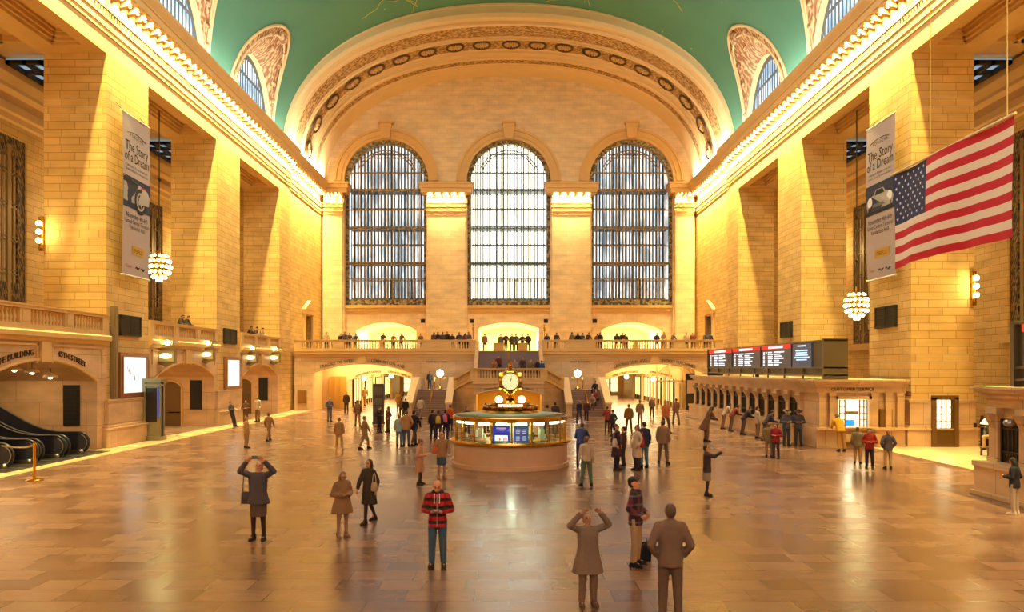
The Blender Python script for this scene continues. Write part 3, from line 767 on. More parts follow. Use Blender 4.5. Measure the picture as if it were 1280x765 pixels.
# sloping brass lamp sconces seen hanging in the passages
def pendant(loc, label, r=.2, drop=.5):
    t = thing('pendant_lamp', loc, label, 'lamp', 'globe pendants in the passages under the balcony')
    b = MB(); b.ball((loc[0], loc[1], loc[2]), r, 12, 8); b.build('globe', glow('pendant_globe', '#fff6c8', 14), t, True)
    b = MB(); b.tube((loc[0], loc[1], loc[2]+r*.9), (loc[0], loc[1], loc[2]+drop), .025); b.lathe([(.02, 0), (.1, .04), (.08, .08)], (loc[0], loc[1], loc[2]+r*.85), 10); b.build('stem', BRASS, t)
for px, py, Y, lb in ((455, 473, 72.5, 'glowing globe pendant in the left balcony arch, left of its neighbour'), (489, 470, 74, 'glowing globe pendant in the left balcony arch, just right of the dark totem'),
                      (783, 471, 74, 'brightest globe pendant in the right balcony arch, nearer the stairs'), (817, 474, 72.5, 'smaller globe pendant in the right balcony arch, away from the stairs')):
    pendant(at(px, py, Y), lb, .22)

# balustrades of the end balcony
bl = lambda px: (px-636)*66.3/920
for sgn, wd in ((-1, 'left'), (1, 'right')):
    sec = [(378, 416), (430, 474), (479, 527), (564, 588)]
    ss = sorted([tuple(sorted((sgn*bl(p)*-1 if sgn > 0 else bl(p), sgn*bl(q)*-1 if sgn > 0 else bl(q)))) for p, q in sec])
    lo, hi = (-W+.0, -2.95) if sgn < 0 else (2.95, W-.0)
    balustrade(f'long stone balustrade on the {wd} half of the end balcony', ss, lo, hi, 'x', YB+.12, ZB, 'balcony balustrades')

# ------------------------------------------------------------------ the marble stair
st = thing('marble_staircase', (0, 62, 0), 'double marble staircase rising to the end balcony', 'staircase')
for s, nm in ((-1, 'flight'), (1, 'flight')):
    b = MB()
    for i in range(12):
        z = (i+1)*.1667; b.box(s*4.9, s*7.6, 58+i*.3333, 66.28, z-.1667, z-.03); b.box(s*4.9, s*7.6, 57.96+i*.3333, 66.28, z-.03, z)
    b.build(nm, STAIRST, st)
    for x in (7.6, 4.5):
        b = MB()
        b.ext_x([(57.6, 0), (62.2, 0), (62.2, 2.95), (61.6, 2.9), (57.9, 1.12), (57.6, 1.0)], s*x, s*(x+.45)) 
        if x > 7: b.box(s*x, s*(x+.45), 62.2, YB-.02, 0, 2.95)
        b.build('parapet', LOWST, st)
        b = MB()
        b.loft([[(s*(x-.06), 57.55, .98), (s*(x+.51), 57.55, .98), (s*(x+.51), 57.55, 1.1), (s*(x-.06), 57.55, 1.1)], [(s*(x-.06), 61.6, 2.9), (s*(x+.51), 61.6, 2.9), (s*(x+.51), 61.6, 3.02), (s*(x-.06), 61.6, 3.02)]])
        b.box(s*(x-.06), s*(x+.51), 61.6, 62.2, 2.93, 3.03)
        b.build('parapet_coping', plain('pale_coping', '#e6c79a', .4), st)
    b = MB(); b.path([(s*6.25, 58.0, 1.0), (s*6.25, 58.1, 1.1), (s*6.25, 61.9, 2.95), (s*6.25, 62.1, 2.95)], .045, 6)
    for y, z in ((58.1, 1.05), (60, 2.0), (62, 2.95)): b.tube((s*6.25, y, z-.9), (s*6.25, y, z), .03)
    b.build('handrail', BRASS, st)
    b = MB(); b.box(s*3.1, s*4.5, 62.2, YB-.02, 0, 2.8)
    b.build('upper_landing', STAIRST, st)
# the projecting bastion
PLAN = [(-4.5, 66.2), (-4.5, 60.1), (-2.75, 57.6), (2.75, 57.6), (4.5, 60.1), (4.5, 66.2)]
b = MB()
fa = arch(-2.68, 2.68, 0, 1.72, 2.12, 20)
o3 = [(-2.75, 0), (-2.68, 0)]+list(reversed(fa[2:]))+[(2.68, 0), (2.75, 0), (2.75, 2.8), (-2.75, 2.8)]
b.plate(o3, [], lambda u, v, w: (u, 57.6+w, v), .35)
for s in (-1, 1):
    b.loft([[(s*2.75, 57.6, z), (s*4.5, 60.1, z if z < .1 else 2.0), (s*4.25, 60.25, z if z < .1 else 2.0), (s*2.55, 57.85, z)] for z in (0, 2.8)])
    b.box(s*4.5, s*4.15, 60.1, 62.2, 0, 2.0)
b.box(-4.3, 4.3, 60.1, 66.2, 2.2, 2.5); b.box(-2.75, 2.75, 57.7, 66.2, 2.5, 2.8); b.box(-4.4, 4.4, 61, 66.2, 2.5, 2.8)
b.build('bastion', LOWST, st)
b = MB(); b.box(-2.68, 2.68, 64.5, 64.8, 0, 2.4); b.box(-2.9, -2.68, 57.95, 64.8, 0, 2.5); b.box(2.68, 2.9, 57.95, 64.8, 0, 2.5); b.build('lower_passage', plain('gold_lit_plaster', '#d9a840', .6), st)
b = MB(); b.box(-2.85, 2.85, 57.52, 57.6, 2.55, 2.63)
b.path([(u, 57.58, v) for u, v in fa[2:]], .05, 6); b.build('bastion_moulding', TRIM, st)
fn = segarch(-2.68, 2.68, 1.72, 2.12)
text_mesh('DINING CONCOURSE & LOWER LEVEL TRACKS', .13, lambda u, v, w: (u*1.0, 57.57-w, fn(u)+.12+v), .01).build('lettering', LETTER, st)
b = MB()
for i in range(15):
    z = 2.8+(i+1)*.17; b.box(-2.65, 2.65, 62+i*.287, 66.28, z-.17, z)
b.build('upper_flight', plain('upper_step_marble', '#7d6c70', .5, noise=.1, nscale=3), st)
b = MB()
for s in (-1, 1):
    b.ext_x([(62.0, 2.8), (66.28, 2.8), (66.28, 6.2), (66.0, 6.25), (62.2, 3.85), (62.0, 3.8)], s*2.65, s*2.95)
b.build('upper_parapet', LOWST, st)
b = MB(); b.path([(0, 62.1, 3.0), (0, 62.1, 3.85), (0, 66.2, 6.3), (0, 66.25, 5.4)], .05, 6); b.build('upper_handrail', BRASS, st)
lamp('lower_passage_light', 'AREA', (0, 60.5, 2.15), 260, (1, .72, .25), (4.5, 3))
balustrade('straight balustrade on the front of the stair bastion behind the clock', [(-2.45, 2.45)], -2.75, 2.75, 'x', 57.78, 2.8, 'stair balustrades', .14)
for s, wd in ((-1, 'left'), (1, 'right')):     # chamfered, falling balustrade
    t = thing('stone_balustrade', (s*3.6, 58.9, 2.4), f'sloping balustrade on the {wd} chamfer of the stair bastion', 'balustrade', 'stair balustrades')
    p, q = Vector((s*2.8, 57.72, 2.8)), Vector((s*4.4, 60.05, 1.95)); d = (q-p); nn = Vector((-d.y, d.x, 0)).normalized()*.15
    for nm, za, zb in (('base_course', 0, .22), ('top_rail', .84, 1.0)):
        b = MB(); b.loft([[r-nn+Vector((0, 0, za)), r+nn+Vector((0, 0, za)), r+nn+Vector((0, 0, zb)), r-nn+Vector((0, 0, zb))] for r in (p, q)]); b.build(nm, TRIM, t)
    for f in (.04, .96):
        b = MB(); r = p.lerp(q, f); b.box(r.x-.16, r.x+.16, r.y-.16, r.y+.16, r.z, r.z+(.98 if f < .5 else 1.12)); b.build('pedestal', TRIM, t)
    for i in range(9):
        o = bpy.data.objects.new('baluster', BALME); COL.objects.link(o); o.parent = t; r = p.lerp(q, .12+.76*(i+.5)/9); o.location = r+Vector((0, 0, .2))-t.location
for s, wd in ((-1, 'left'), (1, 'right')):
    x, y = s*5.85, 62.6
    t = thing('globe_lamp_standard', (x, y, 2.0), f'bronze lamp standard with one bright globe on the {wd} stair landing', 'lamp', 'stair lamp standards')
    b = MB(); b.lathe([(.2, 0), (.2, .1), (.1, .2), (.045, .35), (.04, 1.0), (.09, 1.05), (.05, 1.1)], (x, y, 2.0), 12); b.build('post', BRASS, t, 'auto')
    b = MB(); b.ball((x, y, 3.35), .3, 16, 12); b.build('globe', glow('stair_globe', '#fff8d8', 14), t, True)
    b = MB(); b.path([(x-.5, y, 3.0), (x-.3, y, 2.9), (x, y, 3.05), (x+.3, y, 2.9), (x+.5, y, 3.0)], .025, 6); b.build('bracket', BRASS, t)
    lamp('stair_lamp_light', 'POINT', (x, y-.45, 3.35), 60, (1, .85, .55))
# pale stands at the head of the middle flight
for x0, x1, wd in ((-1.45, -.45, 'left'), (.85, 1.75, 'right')):
    b = MB(); b.box(x0, x1, 69, 69.6, ZB, ZB+.75); b.box(x0-.04, x1+.04, 68.96, 69.64, ZB+.75, ZB+.82); b.box(x0+.08, x1-.08, 68.97, 69, ZB+.1, ZB+.65)
    tag(b.build('tan_display_stand', plain('tan_board', '#c8a25e', .7), org=((x0+x1)/2, 69.3, ZB)), f'{wd} of the two tan box stands at the head of the middle stair', 'stand')
for s, wd in ((-1, 'left'), (1, 'right')):
    x = s*3.35; b = MB(); b.lathe([(.16, 0), (.16, .12), (.07, .2), (.06, 1.9), (.12, 2.0), (.12, 2.25), (.05, 2.4)], (x, 69.5, ZB), 10); b.ball((x, 69.5, ZB+2.5), .1, 8, 6)
    for k in range(6): b.tube((x, 69.5, ZB+.3+k*.28), (x+.0, 69.35, ZB+.3+k*.28), .09, .05, 6)
    tag(b.build('balcony_lantern_post', BRASS, smooth='auto', org=(x, 69.5, ZB)), f'brass post on the {wd} of the middle balcony doorway', 'post')
# brown notice box and dark information totem by the left arch
b = MB(); b.box(at(372, 490, 66.2).x, at(383, 490, 66.2).x, 66.1, YB-.01, at(372, 504, 66.2).z, at(372, 488, 66.2).z); b.box(at(373, 490, 66.2).x, at(382, 490, 66.2).x, 66.05, 66.1, at(372, 503, 66.2).z, at(372, 489, 66.2).z)
tag(b.build('notice_box', plain('brown_wood', '#8a5a24', .5), org=tuple(at(377, 504, 66.2))), 'plain brown box fixed to the marble left of the left balcony arch', 'box')
t = thing('information_totem', (-8.9, 50.3, 0), 'tall dark information totem in front of the left balcony arch', 'totem')
b = MB(); b.box(-9.27, -8.53, 50.15, 50.45, 0, 2.72); b.box(-9.31, -8.49, 50.1, 50.5, 0, .12); b.build('cabinet', plain('totem_grey', '#3c3532', .4), t)
for z0, z1, c in ((1.95, 2.5, '#57504c'), (1.3, 1.75, '#5d5350'), (.75, 1.2, '#4c4644')):
    b = MB(); b.box(-9.2, -8.6, 50.12, 50.15, z0, z1); b.box(-9.1, -8.7, 50.1, 50.12, z0+.12, z1-.12); b.build('poster_panel', plain('totem_panel'+c, c, .3), t)
t = thing('poster_frame', at(863, 498, 66), 'square dark poster frame inside the right balcony arch', 'frame')
p = at(863, 500, 66.9); b = MB(); b.box(p.x-.42, p.x+.42, p.y, p.y+.15, 0, 3.3); b.build('frame', BRONZE, t)
b = MB(); b.box(p.x-.3, p.x+.3, p.y-.03, p.y, 1.5, 2.7); b.build('poster', plain('salmon_poster', '#c39a78', .7), t)
t.location = (p.x, p.y, 0)
for ch in t.children: ch.data.transform(Matrix.Translation(Vector(at(863, 498, 66))-Vector((p.x, p.y, 0))))

# ------------------------------------------------------------------ information booth with the clock
BX, BY = .06, 29.2
bt = thing('information_booth', (BX, BY, 0), 'round marble information booth in the middle of the floor', 'booth')
PINK = plain('pink_marble', '#d6b095', .3, noise=.12, nscale=2.5)
b = MB(); b.lathe([(2.32, 0), (2.32, .14), (2.25, .16), (2.25, .9), (2.0, .9), (2.0, 0)], (BX, BY, 0), 64); b.build('counter_base', PINK, bt, 'auto')
b = MB(); b.lathe([(2.2, .9), (2.36, .9), (2.4, .94), (2.4, .99), (2.36, 1.03), (2.0, 1.03), (1.6, 1.03), (1.6, .98)], (BX, BY, 0), 64); b.build('counter_ledge', BRASS, bt, 'auto')
b = MB(); b.lathe([(2.16, 1.03), (2.16, 1.8)], (BX, BY, 0), 64); b.build('glass_ring', GLASS, bt, True)
b = MB(); b.lathe([(2.24, 1.78), (2.28, 1.8), (2.28, 1.93), (2.2, 1.97), (1.3, 2.03), (1.3, 1.98), (2.0, 1.9), (2.0, 1.78)], (BX, BY, 0), 64); b.build('roof_rim', BRASS, bt, 'auto')
b = MB(); b.lathe([(2.2, 1.975), (1.2, 2.06), (.0, 2.08)], (BX, BY, 0), 48); b.build('roof', plain('verdigris_roof', '#8fa596', .4, .2), bt, True)
NM = 18
for k in range(NM):
    a = -pi/2+k*2*pi/NM+.02
    if sin(a) > .75: continue
    b = MB(); b.tube((BX+2.17*cos(a), BY+2.17*sin(a), 1.03), (BX+2.17*cos(a), BY+2.17*sin(a), 1.8), .035, n=6); b.build('mullion', BRASS, bt)
    a2 = a+pi/NM
    b = MB()
    def arcpt(r, aa, z): return (BX+r*cos(aa), BY+r*sin(aa), z)
    b.loft([[arcpt(r, a2-.1+.2*i/6, z) for i in range(7)] for r, z in ((2.12, 1.68), (2.12, 1.76), (2.0, 1.76), (2.0, 1.68), (2.12, 1.68))], False, False)
    b.build('light_bar', glow('booth_light', '#e8ffe0', 5), bt)
b = MB(); b.lathe([(.75, 0), (.75, 1.95)], (BX, BY, 0), 20); b.lathe([(1.75, .7), (1.95, .7), (1.95, .75), (1.2, .75)], (BX, BY, 0), 32); b.build('inner_core', plain('booth_inside', '#8e8a62', .6), bt)
rnd = random.Random(3)
for k in range(26):
    a = -pi/2+rnd.uniform(-1.5, 1.5)
    if -pi/2-.37 < a < -pi/2+.37: continue
    r = rnd.uniform(1.2, 1.95); w, h = rnd.uniform(.05, .14), rnd.uniform(.12, .4); z = 1.06+rnd.uniform(0, .22)
    b = MB(); b.box(-w, w, -.03, .03, 0, h); b.box(-w*.8, w*.8, -.04, -.03, h*.1, h*.4)
    b.xf(Matrix.Translation((BX+r*cos(a), BY+r*sin(a), z)) @ Matrix.Rotation(a+pi/2, 4, 'Z'))
    c = rnd.choice(['#e8ecd0', '#f2efdc', '#c9d6a4', '#54603a', '#3c4438', '#6f7a52', '#d8c89a', '#9fae80'])
    b.build('leaflet_rack', plain('leaflet'+c, c, .6), bt)
def curved(r, a0, a1, z0, z1, n=8): 
    b = MB(); b.loft([[arcpt(r, a0+(a1-a0)*i/n, z) for i in range(n+1)] for z in (z0, z1)], False, False); return b
cr = lambda px: -pi/2+asin((px-CX-2)/920*27.1/2.2)
sc = curved(2.12, cr(615.5), cr(637), 1.06, 1.66).build('left_screen', glow('screen_blue', '#2a3190', 1.0), bt, label='blue screen with a bar chart')
curved(2.135, cr(618), cr(634.5), 1.09, 1.32).build('screen_chart', glow('screen_white', '#dff0ff', 1.3), sc)
curved(2.14, cr(618), cr(634.5), 1.07, 1.12).build('screen_strip', glow('screen_green', '#3f8a5a', 1), sc)
for i, c in enumerate(('#f6e070', '#e86a50', '#f3f3f3', '#e88a60', '#d85a60')): curved(2.145, cr(620.5+i*2.7), cr(622.6+i*2.7), 1.13, 1.22+.02*(i % 3)).build('screen_bar', glow('screen_bar'+c, c, 1), sc)
curved(2.14, cr(620), cr(632), 1.55, 1.61).build('screen_heading', glow('screen_pink', '#b58ab0', 1), sc)
sc = curved(2.12, cr(642), cr(661.5), 1.06, 1.66).build('right_screen', glow('screen_slate', '#4a5178', .8), bt, label='slate blue screen with text blocks')
for i in range(2):
    for j in range(2):
        for q in range(3): curved(2.135, cr(645+i*8.5), cr(650+i*8.5), 1.13+j*.25+q*.06, 1.16+j*.25+q*.06).build('screen_line', glow('screen_text', '#aab4d6', 1), sc)
curved(2.12, cr(661.8), cr(664.5), 1.35, 1.66).build('yellow_notice', glow('yellow_notice', '#f0d860', .9), bt)
lamp('booth_inner_light', 'POINT', (BX, BY-1.3, 1.7), 90, (.85, 1, .72), soft=.2)
# clock on the booth roof: rests on it, a thing of its own
ck = thing('four_faced_clock', (BX, BY, 2.08), 'round four faced brass clock standing on the information booth', 'clock')
CZ = 3.27
b = MB(); b.lathe([(1.12, 0), (1.15, .05), (1.1, .12), (1.02, .14), (1.02, .04)], (BX, BY, 2.02), 40)
for k in range(40):
    a = 2*pi*k/40; b.tube((BX+1.07*cos(a), BY+1.07*sin(a), 2.1), (BX+1.07*cos(a), BY+1.07*sin(a), 2.26), .018, n=5)
b.lathe([(1.04, .24), (1.1, .24), (1.1, .29), (1.04, .29), (1.04, .24)], (BX, BY, 2.02), 40)
b.build('gallery', BRASS, ck, 'auto')
b = MB(); b.lathe([(.55, 2.05), (.55, 2.2), (.3, 2.26), (.2, 2.35), (.14, 2.5), (.2, 2.6), (.12, 2.68), (.1, 2.75), (.22, 2.82), (.26, 2.9), (.1, 2.95)], (BX, BY, 0), 24); b.build('stem', BRASS, ck, 'auto')
for s in (-1, 1):
    b = MB(); b.path([(BX+s*.15, BY, 2.3), (BX+s*.35, BY-.05, 2.32), (BX+s*.45, BY-.1, 2.42)], .025, 6); b.build('lamp_arm', BRASS, ck)
    b = MB(); b.ball((BX+s*.45, BY-.1, 2.55), .14, 14, 10); b.build('globe', glow('clock_globe', '#fff4b0', 16), ck, True)
b = MB(); b.lathe([(.72, 2.24), (.76, 2.27), (.76, 2.42), (.72, 2.45), (.68, 2.42), (.68, 2.26)], (BX, BY, 0), 32, -pi, 0); sg = b.build('sign_band', BRASS, ck, 'auto')
text_mesh('INFORMATION', .1, lambda u, v, w: (BX+.775*sin(u/.76), BY-.775*cos(u/.76), 2.3+v), .005, sp=1.1).build('sign_lettering', glow('sign_glow', '#fffbe0', 4), sg)
b = MB(); b.sec([(BX, BY, CZ-.42, .2, .2), (BX, BY, CZ-.36, .3, .3), (BX, BY, CZ-.15, .4, .4), (BX, BY, CZ+.15, .4, .4), (BX, BY, CZ+.36, .3, .3), (BX, BY, CZ+.44, .14, .14)], 24, 3); b.build('case', BRASS, ck, 'auto')
for k in range(4):
    R_ = Matrix.Translation((BX, BY, CZ)) @ Matrix.Rotation(k*pi/2, 4, 'Z')
    b = MB(); b.loft([[(r*cos(2*pi*j/28), -.40-d, r*sin(2*pi*j/28)) for j in range(28)] for r, d in ((.36, -.1), (.37, .03), (.33, .05), (.32, .03))], False); b.xf(R_); rim = b.build('face_rim', BRASS, ck, 'auto')
    b = MB(); b.loft([[(r*cos(2*pi*j/28), -.425-d, r*sin(2*pi*j/28)) for j in range(28)] for r, d in ((.325, 0), (.2, .015), (.01, .02))], False, True); b.xf(R_); fc = b.build('clock_face', glow('opal_dial', '#fbf3ae', .78), ck, True)
    b = MB()
    for h in range(12):
        a = h*pi/6; b.tube((.25*cos(a), -.445, .25*sin(a)), (.295*cos(a), -.443, .295*sin(a)), .008, n=5)
    b.xf(R_); b.build('numeral_marks', LETTER, fc)
    for ang, l, r in ((radians(65), .14, .012), (radians(78), .24, .008)):
        b = MB(); b.tube((0, -.452, 0), (l*cos(ang), -.452, l*sin(ang)), r, r*.6, 5); b.xf(R_); b.build('clock_hand', LETTER, fc)
b = MB(); b.lathe([(.16, .44), (.17, .48), (.08, .52), (.05, .56), (.09, .6), (.09, .66), (.03, .74), (.01, .8)], (BX, BY, CZ), 14); b.build('acorn_finial', BRASS, ck, 'auto')

# ------------------------------------------------------------------ ticket offices on the right
XT = 14.7
def ticket(y0, y1, label, wins, near_face):
    t = thing('ticket_office', ((XT+W)/2, (y0+y1)/2, 0), label, 'ticket office', 'marble ticket offices')
    b = MB(); b.box(XT, W-.45, y0+.05, y1, 0, 3.0); b.box(XT-.05, W-.45, y0, y1, 0, .9); b.build('body', LOWST, t)
    b = MB()
    for z0, z1, o in ((2.62, 2.9, .1), (2.9, 3.05, .22), (3.05, 3.17, .34), (3.17, 3.25, .42)): b.box(XT-o, W-.45, y0-o, y1+o, z0, z1)
    b.build('cornice', LOWST, t)
    b = MB(); b.box(XT-.55, XT, y0+1.6, y1, 0, .85); b.box(XT-.62, XT, y0+1.6, y1, .85, 1.0); b.box(XT-.68, XT, y0+1.5, y1, 0, .12); b.build('counter', LOWST, t)
    n = wins; st_ = (y1-y0-2.2)/n
    for i in range(n+1):
        y = y0+1.9+i*st_; b = MB(); b.box(XT-.16, XT, y-.2, y+.2, 1.0, 2.5); b.box(XT-.2, XT, y-.24, y+.24, 1.0, 1.12); b.box(XT-.24, XT, y-.26, y+.26, 2.42, 2.62)
        b.loft([[(XT-.16, y-.14, 2.0), (XT-.16, y+.14, 2.0), (XT-.16, y+.14, 2.45), (XT-.16, y-.14, 2.45)], [(XT-.2, y-.12, 2.05), (XT-.2, y+.12, 2.05), (XT-.42, y+.12, 2.45), (XT-.42, y-.12, 2.45)]])
        b.build('pilaster', LOWST, t)
        if i < n:
            w = MB(); a, c = y+.24, y+st_-.24; w.box(XT-.05, XT+.0, a, c, 1.02, 2.3); w.box(XT-.1, XT-.05, a, a+.06, 1.02, 2.3); w.box(XT-.1, XT-.05, c-.06, c, 1.02, 2.3)
            for q in range(1, 5): w.box(XT-.08, XT-.05, a+(c-a)*q/5-.015, a+(c-a)*q/5+.015, 1.05, 2.1)
            w.box(XT-.1, XT-.05, a, c, 2.0, 2.06); w.box(XT-.1, XT-.05, a, c, 1.3, 1.35); w.build('ticket_window', BRONZE, t)
    return t
tk = ticket(35.0, 57.8, 'long marble ticket office below the big departure board', 13, True)
b = MB()       # end face: customer service window
for x in (14.85, 15.35, 18.0, 17.35, 18.55): b.box(x-.14, x+.14, 34.86, 35, .95, 2.62); b.box(x-.18, x+.18, 34.82, 35, 2.48, 2.62)
b.box(XT-.15, W-.45, 34.75, 35, .86, .98); b.box(15.5, 15.62, 34.88, 35, .98, 2.45); b.box(17.1, 17.22, 34.88, 35, .98, 2.45); b.box(15.5, 17.22, 34.88, 35, 2.33, 2.45)
b.box(XT-.08, W-.45, 34.9, 35, 0, .15); b.build('end_pilasters', LOWST, tk)
b = MB(); b.box(15.66, 17.06, 34.96, 35.04, 1.0, 2.3); sw = b.build('service_window', glow('service_light', '#fff2b8', 2.4), tk, label='lit customer service window')
b = MB()
for x in (15.7, 15.95, 16.65, 16.85, 17.0): b.box(x-.025, x+.025, 34.9, 34.96, 1.0, 2.3)
for z in (1.05, 1.35, 1.65, 1.95, 2.25):
    for x0, x1 in ((15.68, 15.97), (16.63, 17.03)): b.box(x0, x1, 34.91, 34.95, z-.02, z+.02)
b.box(16.0, 16.6, 34.93, 34.96, 1.62, 1.75); b.build('window_bars', BRONZE2, sw)
b = MB(); b.box(15.98, 16.38, 34.9, 34.96, 1.05, 1.34); b.build('window_screen', glow('service_screen', '#2f8fd8', 1.4), sw)
b = MB(); b.box(15.7, 17.3, 34.6, 35.05, .96, 1.0); b.box(15.9, 17.5, 34.7, 34.95, .3, .7); b.build('service_shelf', LOWST, tk)
text_mesh('CUSTOMER SERVICE', .15, lambda u, v, w: (16.3+u, 34.88-w, 2.72+v), .01, sp=1.1).build('lettering', LETTER, tk)
b = MB(); b.box(17.62, 18.2, 34.9, 35.04, 1.0, 1.85)
for i in range(4):
    for j in range(6): b.box(17.68+i*.125, 17.77+i*.125, 34.87, 34.9, 1.06+j*.12, 1.14+j*.12)
b.build('bronze_grille', plain('bronze_grille', '#8a6a34', .4, .6), tk)
lamp('service_light', 'AREA', (16.4, 34.6, 2.2), 25, (1, .86, .5), (1.2, .5), (radians(-60), 0, 0))
tk2 = ticket(13.6, 22.4, 'nearer marble ticket office cut off by the right edge', 5, False)
b = MB(); p = at(1276, 529, 21.0); b.ball((XT-.35, 21.1, p.z), (.16, .16, .12), 10, 8); b.tube((XT, 21.1, p.z+.02), (XT-.3, 21.1, p.z), .03, n=6); b.build('bracket_lamp', STEEL, tk2)
def board(y0, y1, label, screens):
    xb = 15.0
    t = thing('departure_board', (xb+.5, (y0+y1)/2, 3.25), label, 'board', 'departure boards')
    b = MB(); b.box(xb+.04, xb+1.05, y0, y1, 3.42, 5.12)
    for x in (xb+.2, xb+.5, xb+.85): b.box(x-.03, x+.03, y0-.06, y0, 3.3, 5.2)
    b.build('casing', plain('board_bronze_grey', '#57503f', .45, .4), t)
    b = MB()
    for z in (3.42, 3.78, 5.08): b.box(xb-.06, xb+.04, y0-.06, y1+.05, z, z+.07); b.box(xb-.06, xb+1.05, y0-.08, y0, z, z+.07)
    n = 8
    for i in range(n+1): y = y0+(y1-y0)*i/n; b.box(xb-.05, xb+.02, y-.04, y+.04, 3.25, 3.8)
    for y in [y0, y1]: b.box(xb-.1, xb+1.08, y-.08, y+.08, 3.25, 5.2)
    for y in (y0, (y0+y1)/2, y1): b.box(xb+.1, xb+.3, y-.1, y+.1, 3.25, 3.45)
    b.build('frame', plain('board_frame', '#6b6350', .4, .5), t)
    for k, (a, c) in enumerate(screens):
        last = k == 0
        b = MB(); b.box(xb-.02, xb+.04, a+.06, c-.06, 3.85, 5.05)
        s_ = b.build('screen', plain('board_notice_blue', '#36435c', .35, em='#33425e', es=.35) if last else SCREEN_D, t)
        # reading direction on this face runs from far (large y) to near
        L_ = c-a
        if not last:
            b = MB(); b.box(xb-.06, xb-.02, a+.12, c-.06, 4.85, 5.08); hd = b.build('header', glow('board_red', '#e8442c', 1.0), s_)
            b = MB(); b.box(xb-.075, xb-.06, a+L_*.25, c-L_*.28, 4.9, 5.02); b.build('header_line', glow('board_white', '#fbfbff', 1.3), s_)
            b = MB(); rr = random.Random(k)
            for i in range(7):
                z = 4.66-i*.118
                for u0, u1 in ((.07, .11), (.16, .19) if i == 0 else (.07, .1), (.24, .24+.15*rr.uniform(.8, 1.2)), (.46, .46+rr.uniform(.14, .34))): b.box(xb-.04, xb-.02, c-L_*u1, c-L_*u0, z, z+.058)
            b.build('text_rows', bpy.data.materials['board_white'], s_)
        else:
            b = MB()
            for i, w in enumerate((.4, 0, .6, .56, .62, .78, .52)):
                if w: b.box(xb-.04, xb-.02, (a+c)/2-L_*w/2, (a+c)/2+L_*w/2, 4.9-i*.118, 4.96-i*.118)
            b.build('text_rows', glow('notice_text', '#bfe0ff', 1.3), s_)
    return t
board(34.95, 55.2, 'long departure board of four screens on the ticket office roof', [(36.4, 38.9), (39.0, 43.6), (43.8, 49.2), (49.4, 55.0)])
board(14.5, 21.8, 'nearer departure board cut off by the right edge', [(15.2, 18), (18.2, 21.5)])
# doorway in the near right pier
b = MB()
for x0, x1, z0, z1 in ((20.05, 20.25, 0, 2.4), (21.1, 21.3, 0, 2.4), (20.05, 21.3, 2.3, 2.5)): b.box(x0, x1, 34.82, 34.95, z0, z1)
b.box(20.2, 21.15, 34.88, 34.96, .05, .2)
dr = struct(b.build('door_1', plain('door_frame_bronze', '#7a5a30', .4, .4)), 'bronze framed door with lit glass in the right hand pier', 'door')
b = MB(); b.box(20.25, 20.95, 34.9, 34.94, .95, 2.28); b.build('pane', glow('door_light', '#fff3c0', 2.2), dr)
b = MB()
for x in (20.48, 20.72): b.box(x-.015, x+.015, 34.87, 34.9, .95, 2.28)
for z in (1.28, 1.61, 1.94): b.box(20.25, 20.95, 34.87, 34.9, z-.015, z+.015)
b.build('glazing_bars', BRASS, dr)
b = MB(); b.box(20.25, 21.1, 34.89, 34.95, .2, .95); b.box(20.95, 21.1, 34.89, 34.95, .95, 2.3); b.build('kick_panel', plain('door_bronze', '#6d5028', .4, .5), dr)
b = MB(); b.box(22.0, 22.12, 34.78, 34.85, 1.0, 1.2); b.box(22.02, 22.1, 34.76, 34.78, 1.03, 1.1)
tag(b.build('call_box', DARK, org=(22.06, 34.85, 1.0)), 'little dark call box right of the bronze door', 'box')
b = MB(); b.box(19.05, 19.2, 35.1, 35.3, 2.45, 2.68); b.box(19.0, 19.05, 35.13, 35.27, 2.5, 2.62)
tag(b.build('alarm_box', plain('alarm_red_brown', '#6e3a20', .5), org=(19.1, 35.2, 2.45)), 'small red brown alarm box on the pier above its plinth', 'box')
b = MB(); b.box(W-.04, W+.02, 35.4, 37.6, 3.3, 4.5); b.box(W-.3, W, 35.4, 35.6, 3.3, 3.4)
# small table lamp and dark bench deep in the right aisle
t = thing('table_lamp', (23.15, 35.4, .95), 'glowing shaded lamp on the dark counter deep in the right aisle', 'lamp')
b = MB(); b.lathe([(.12, 0), (.03, .05), (.03, .25)], (23.15, 35.4, .95), 12); b.build('base', BRASS, t)
b = MB(); b.lathe([(.42, .16), (.2, .46), (.18, .46)], (23.15, 35.4, .95), 16); b.build('lamp_shade', glow('shade_glow', '#ffd890', 3.5), t, True)
b = MB(); b.box(23.0, 25.4, 35.0, 35.9, 0, .9); b.box(22.9, 25.5, 34.9, 36, .9, .95)
for k in range(4): b.box(23.1+k*.55, 23.55+k*.55, 34.96, 35.0, .1, .8)
tag(b.build('service_counter', plain('dark_walnut', '#5b3a1c', .4), org=(24.5, 35.4, 0)), 'dark panelled counter deep in the right aisle', 'counter')

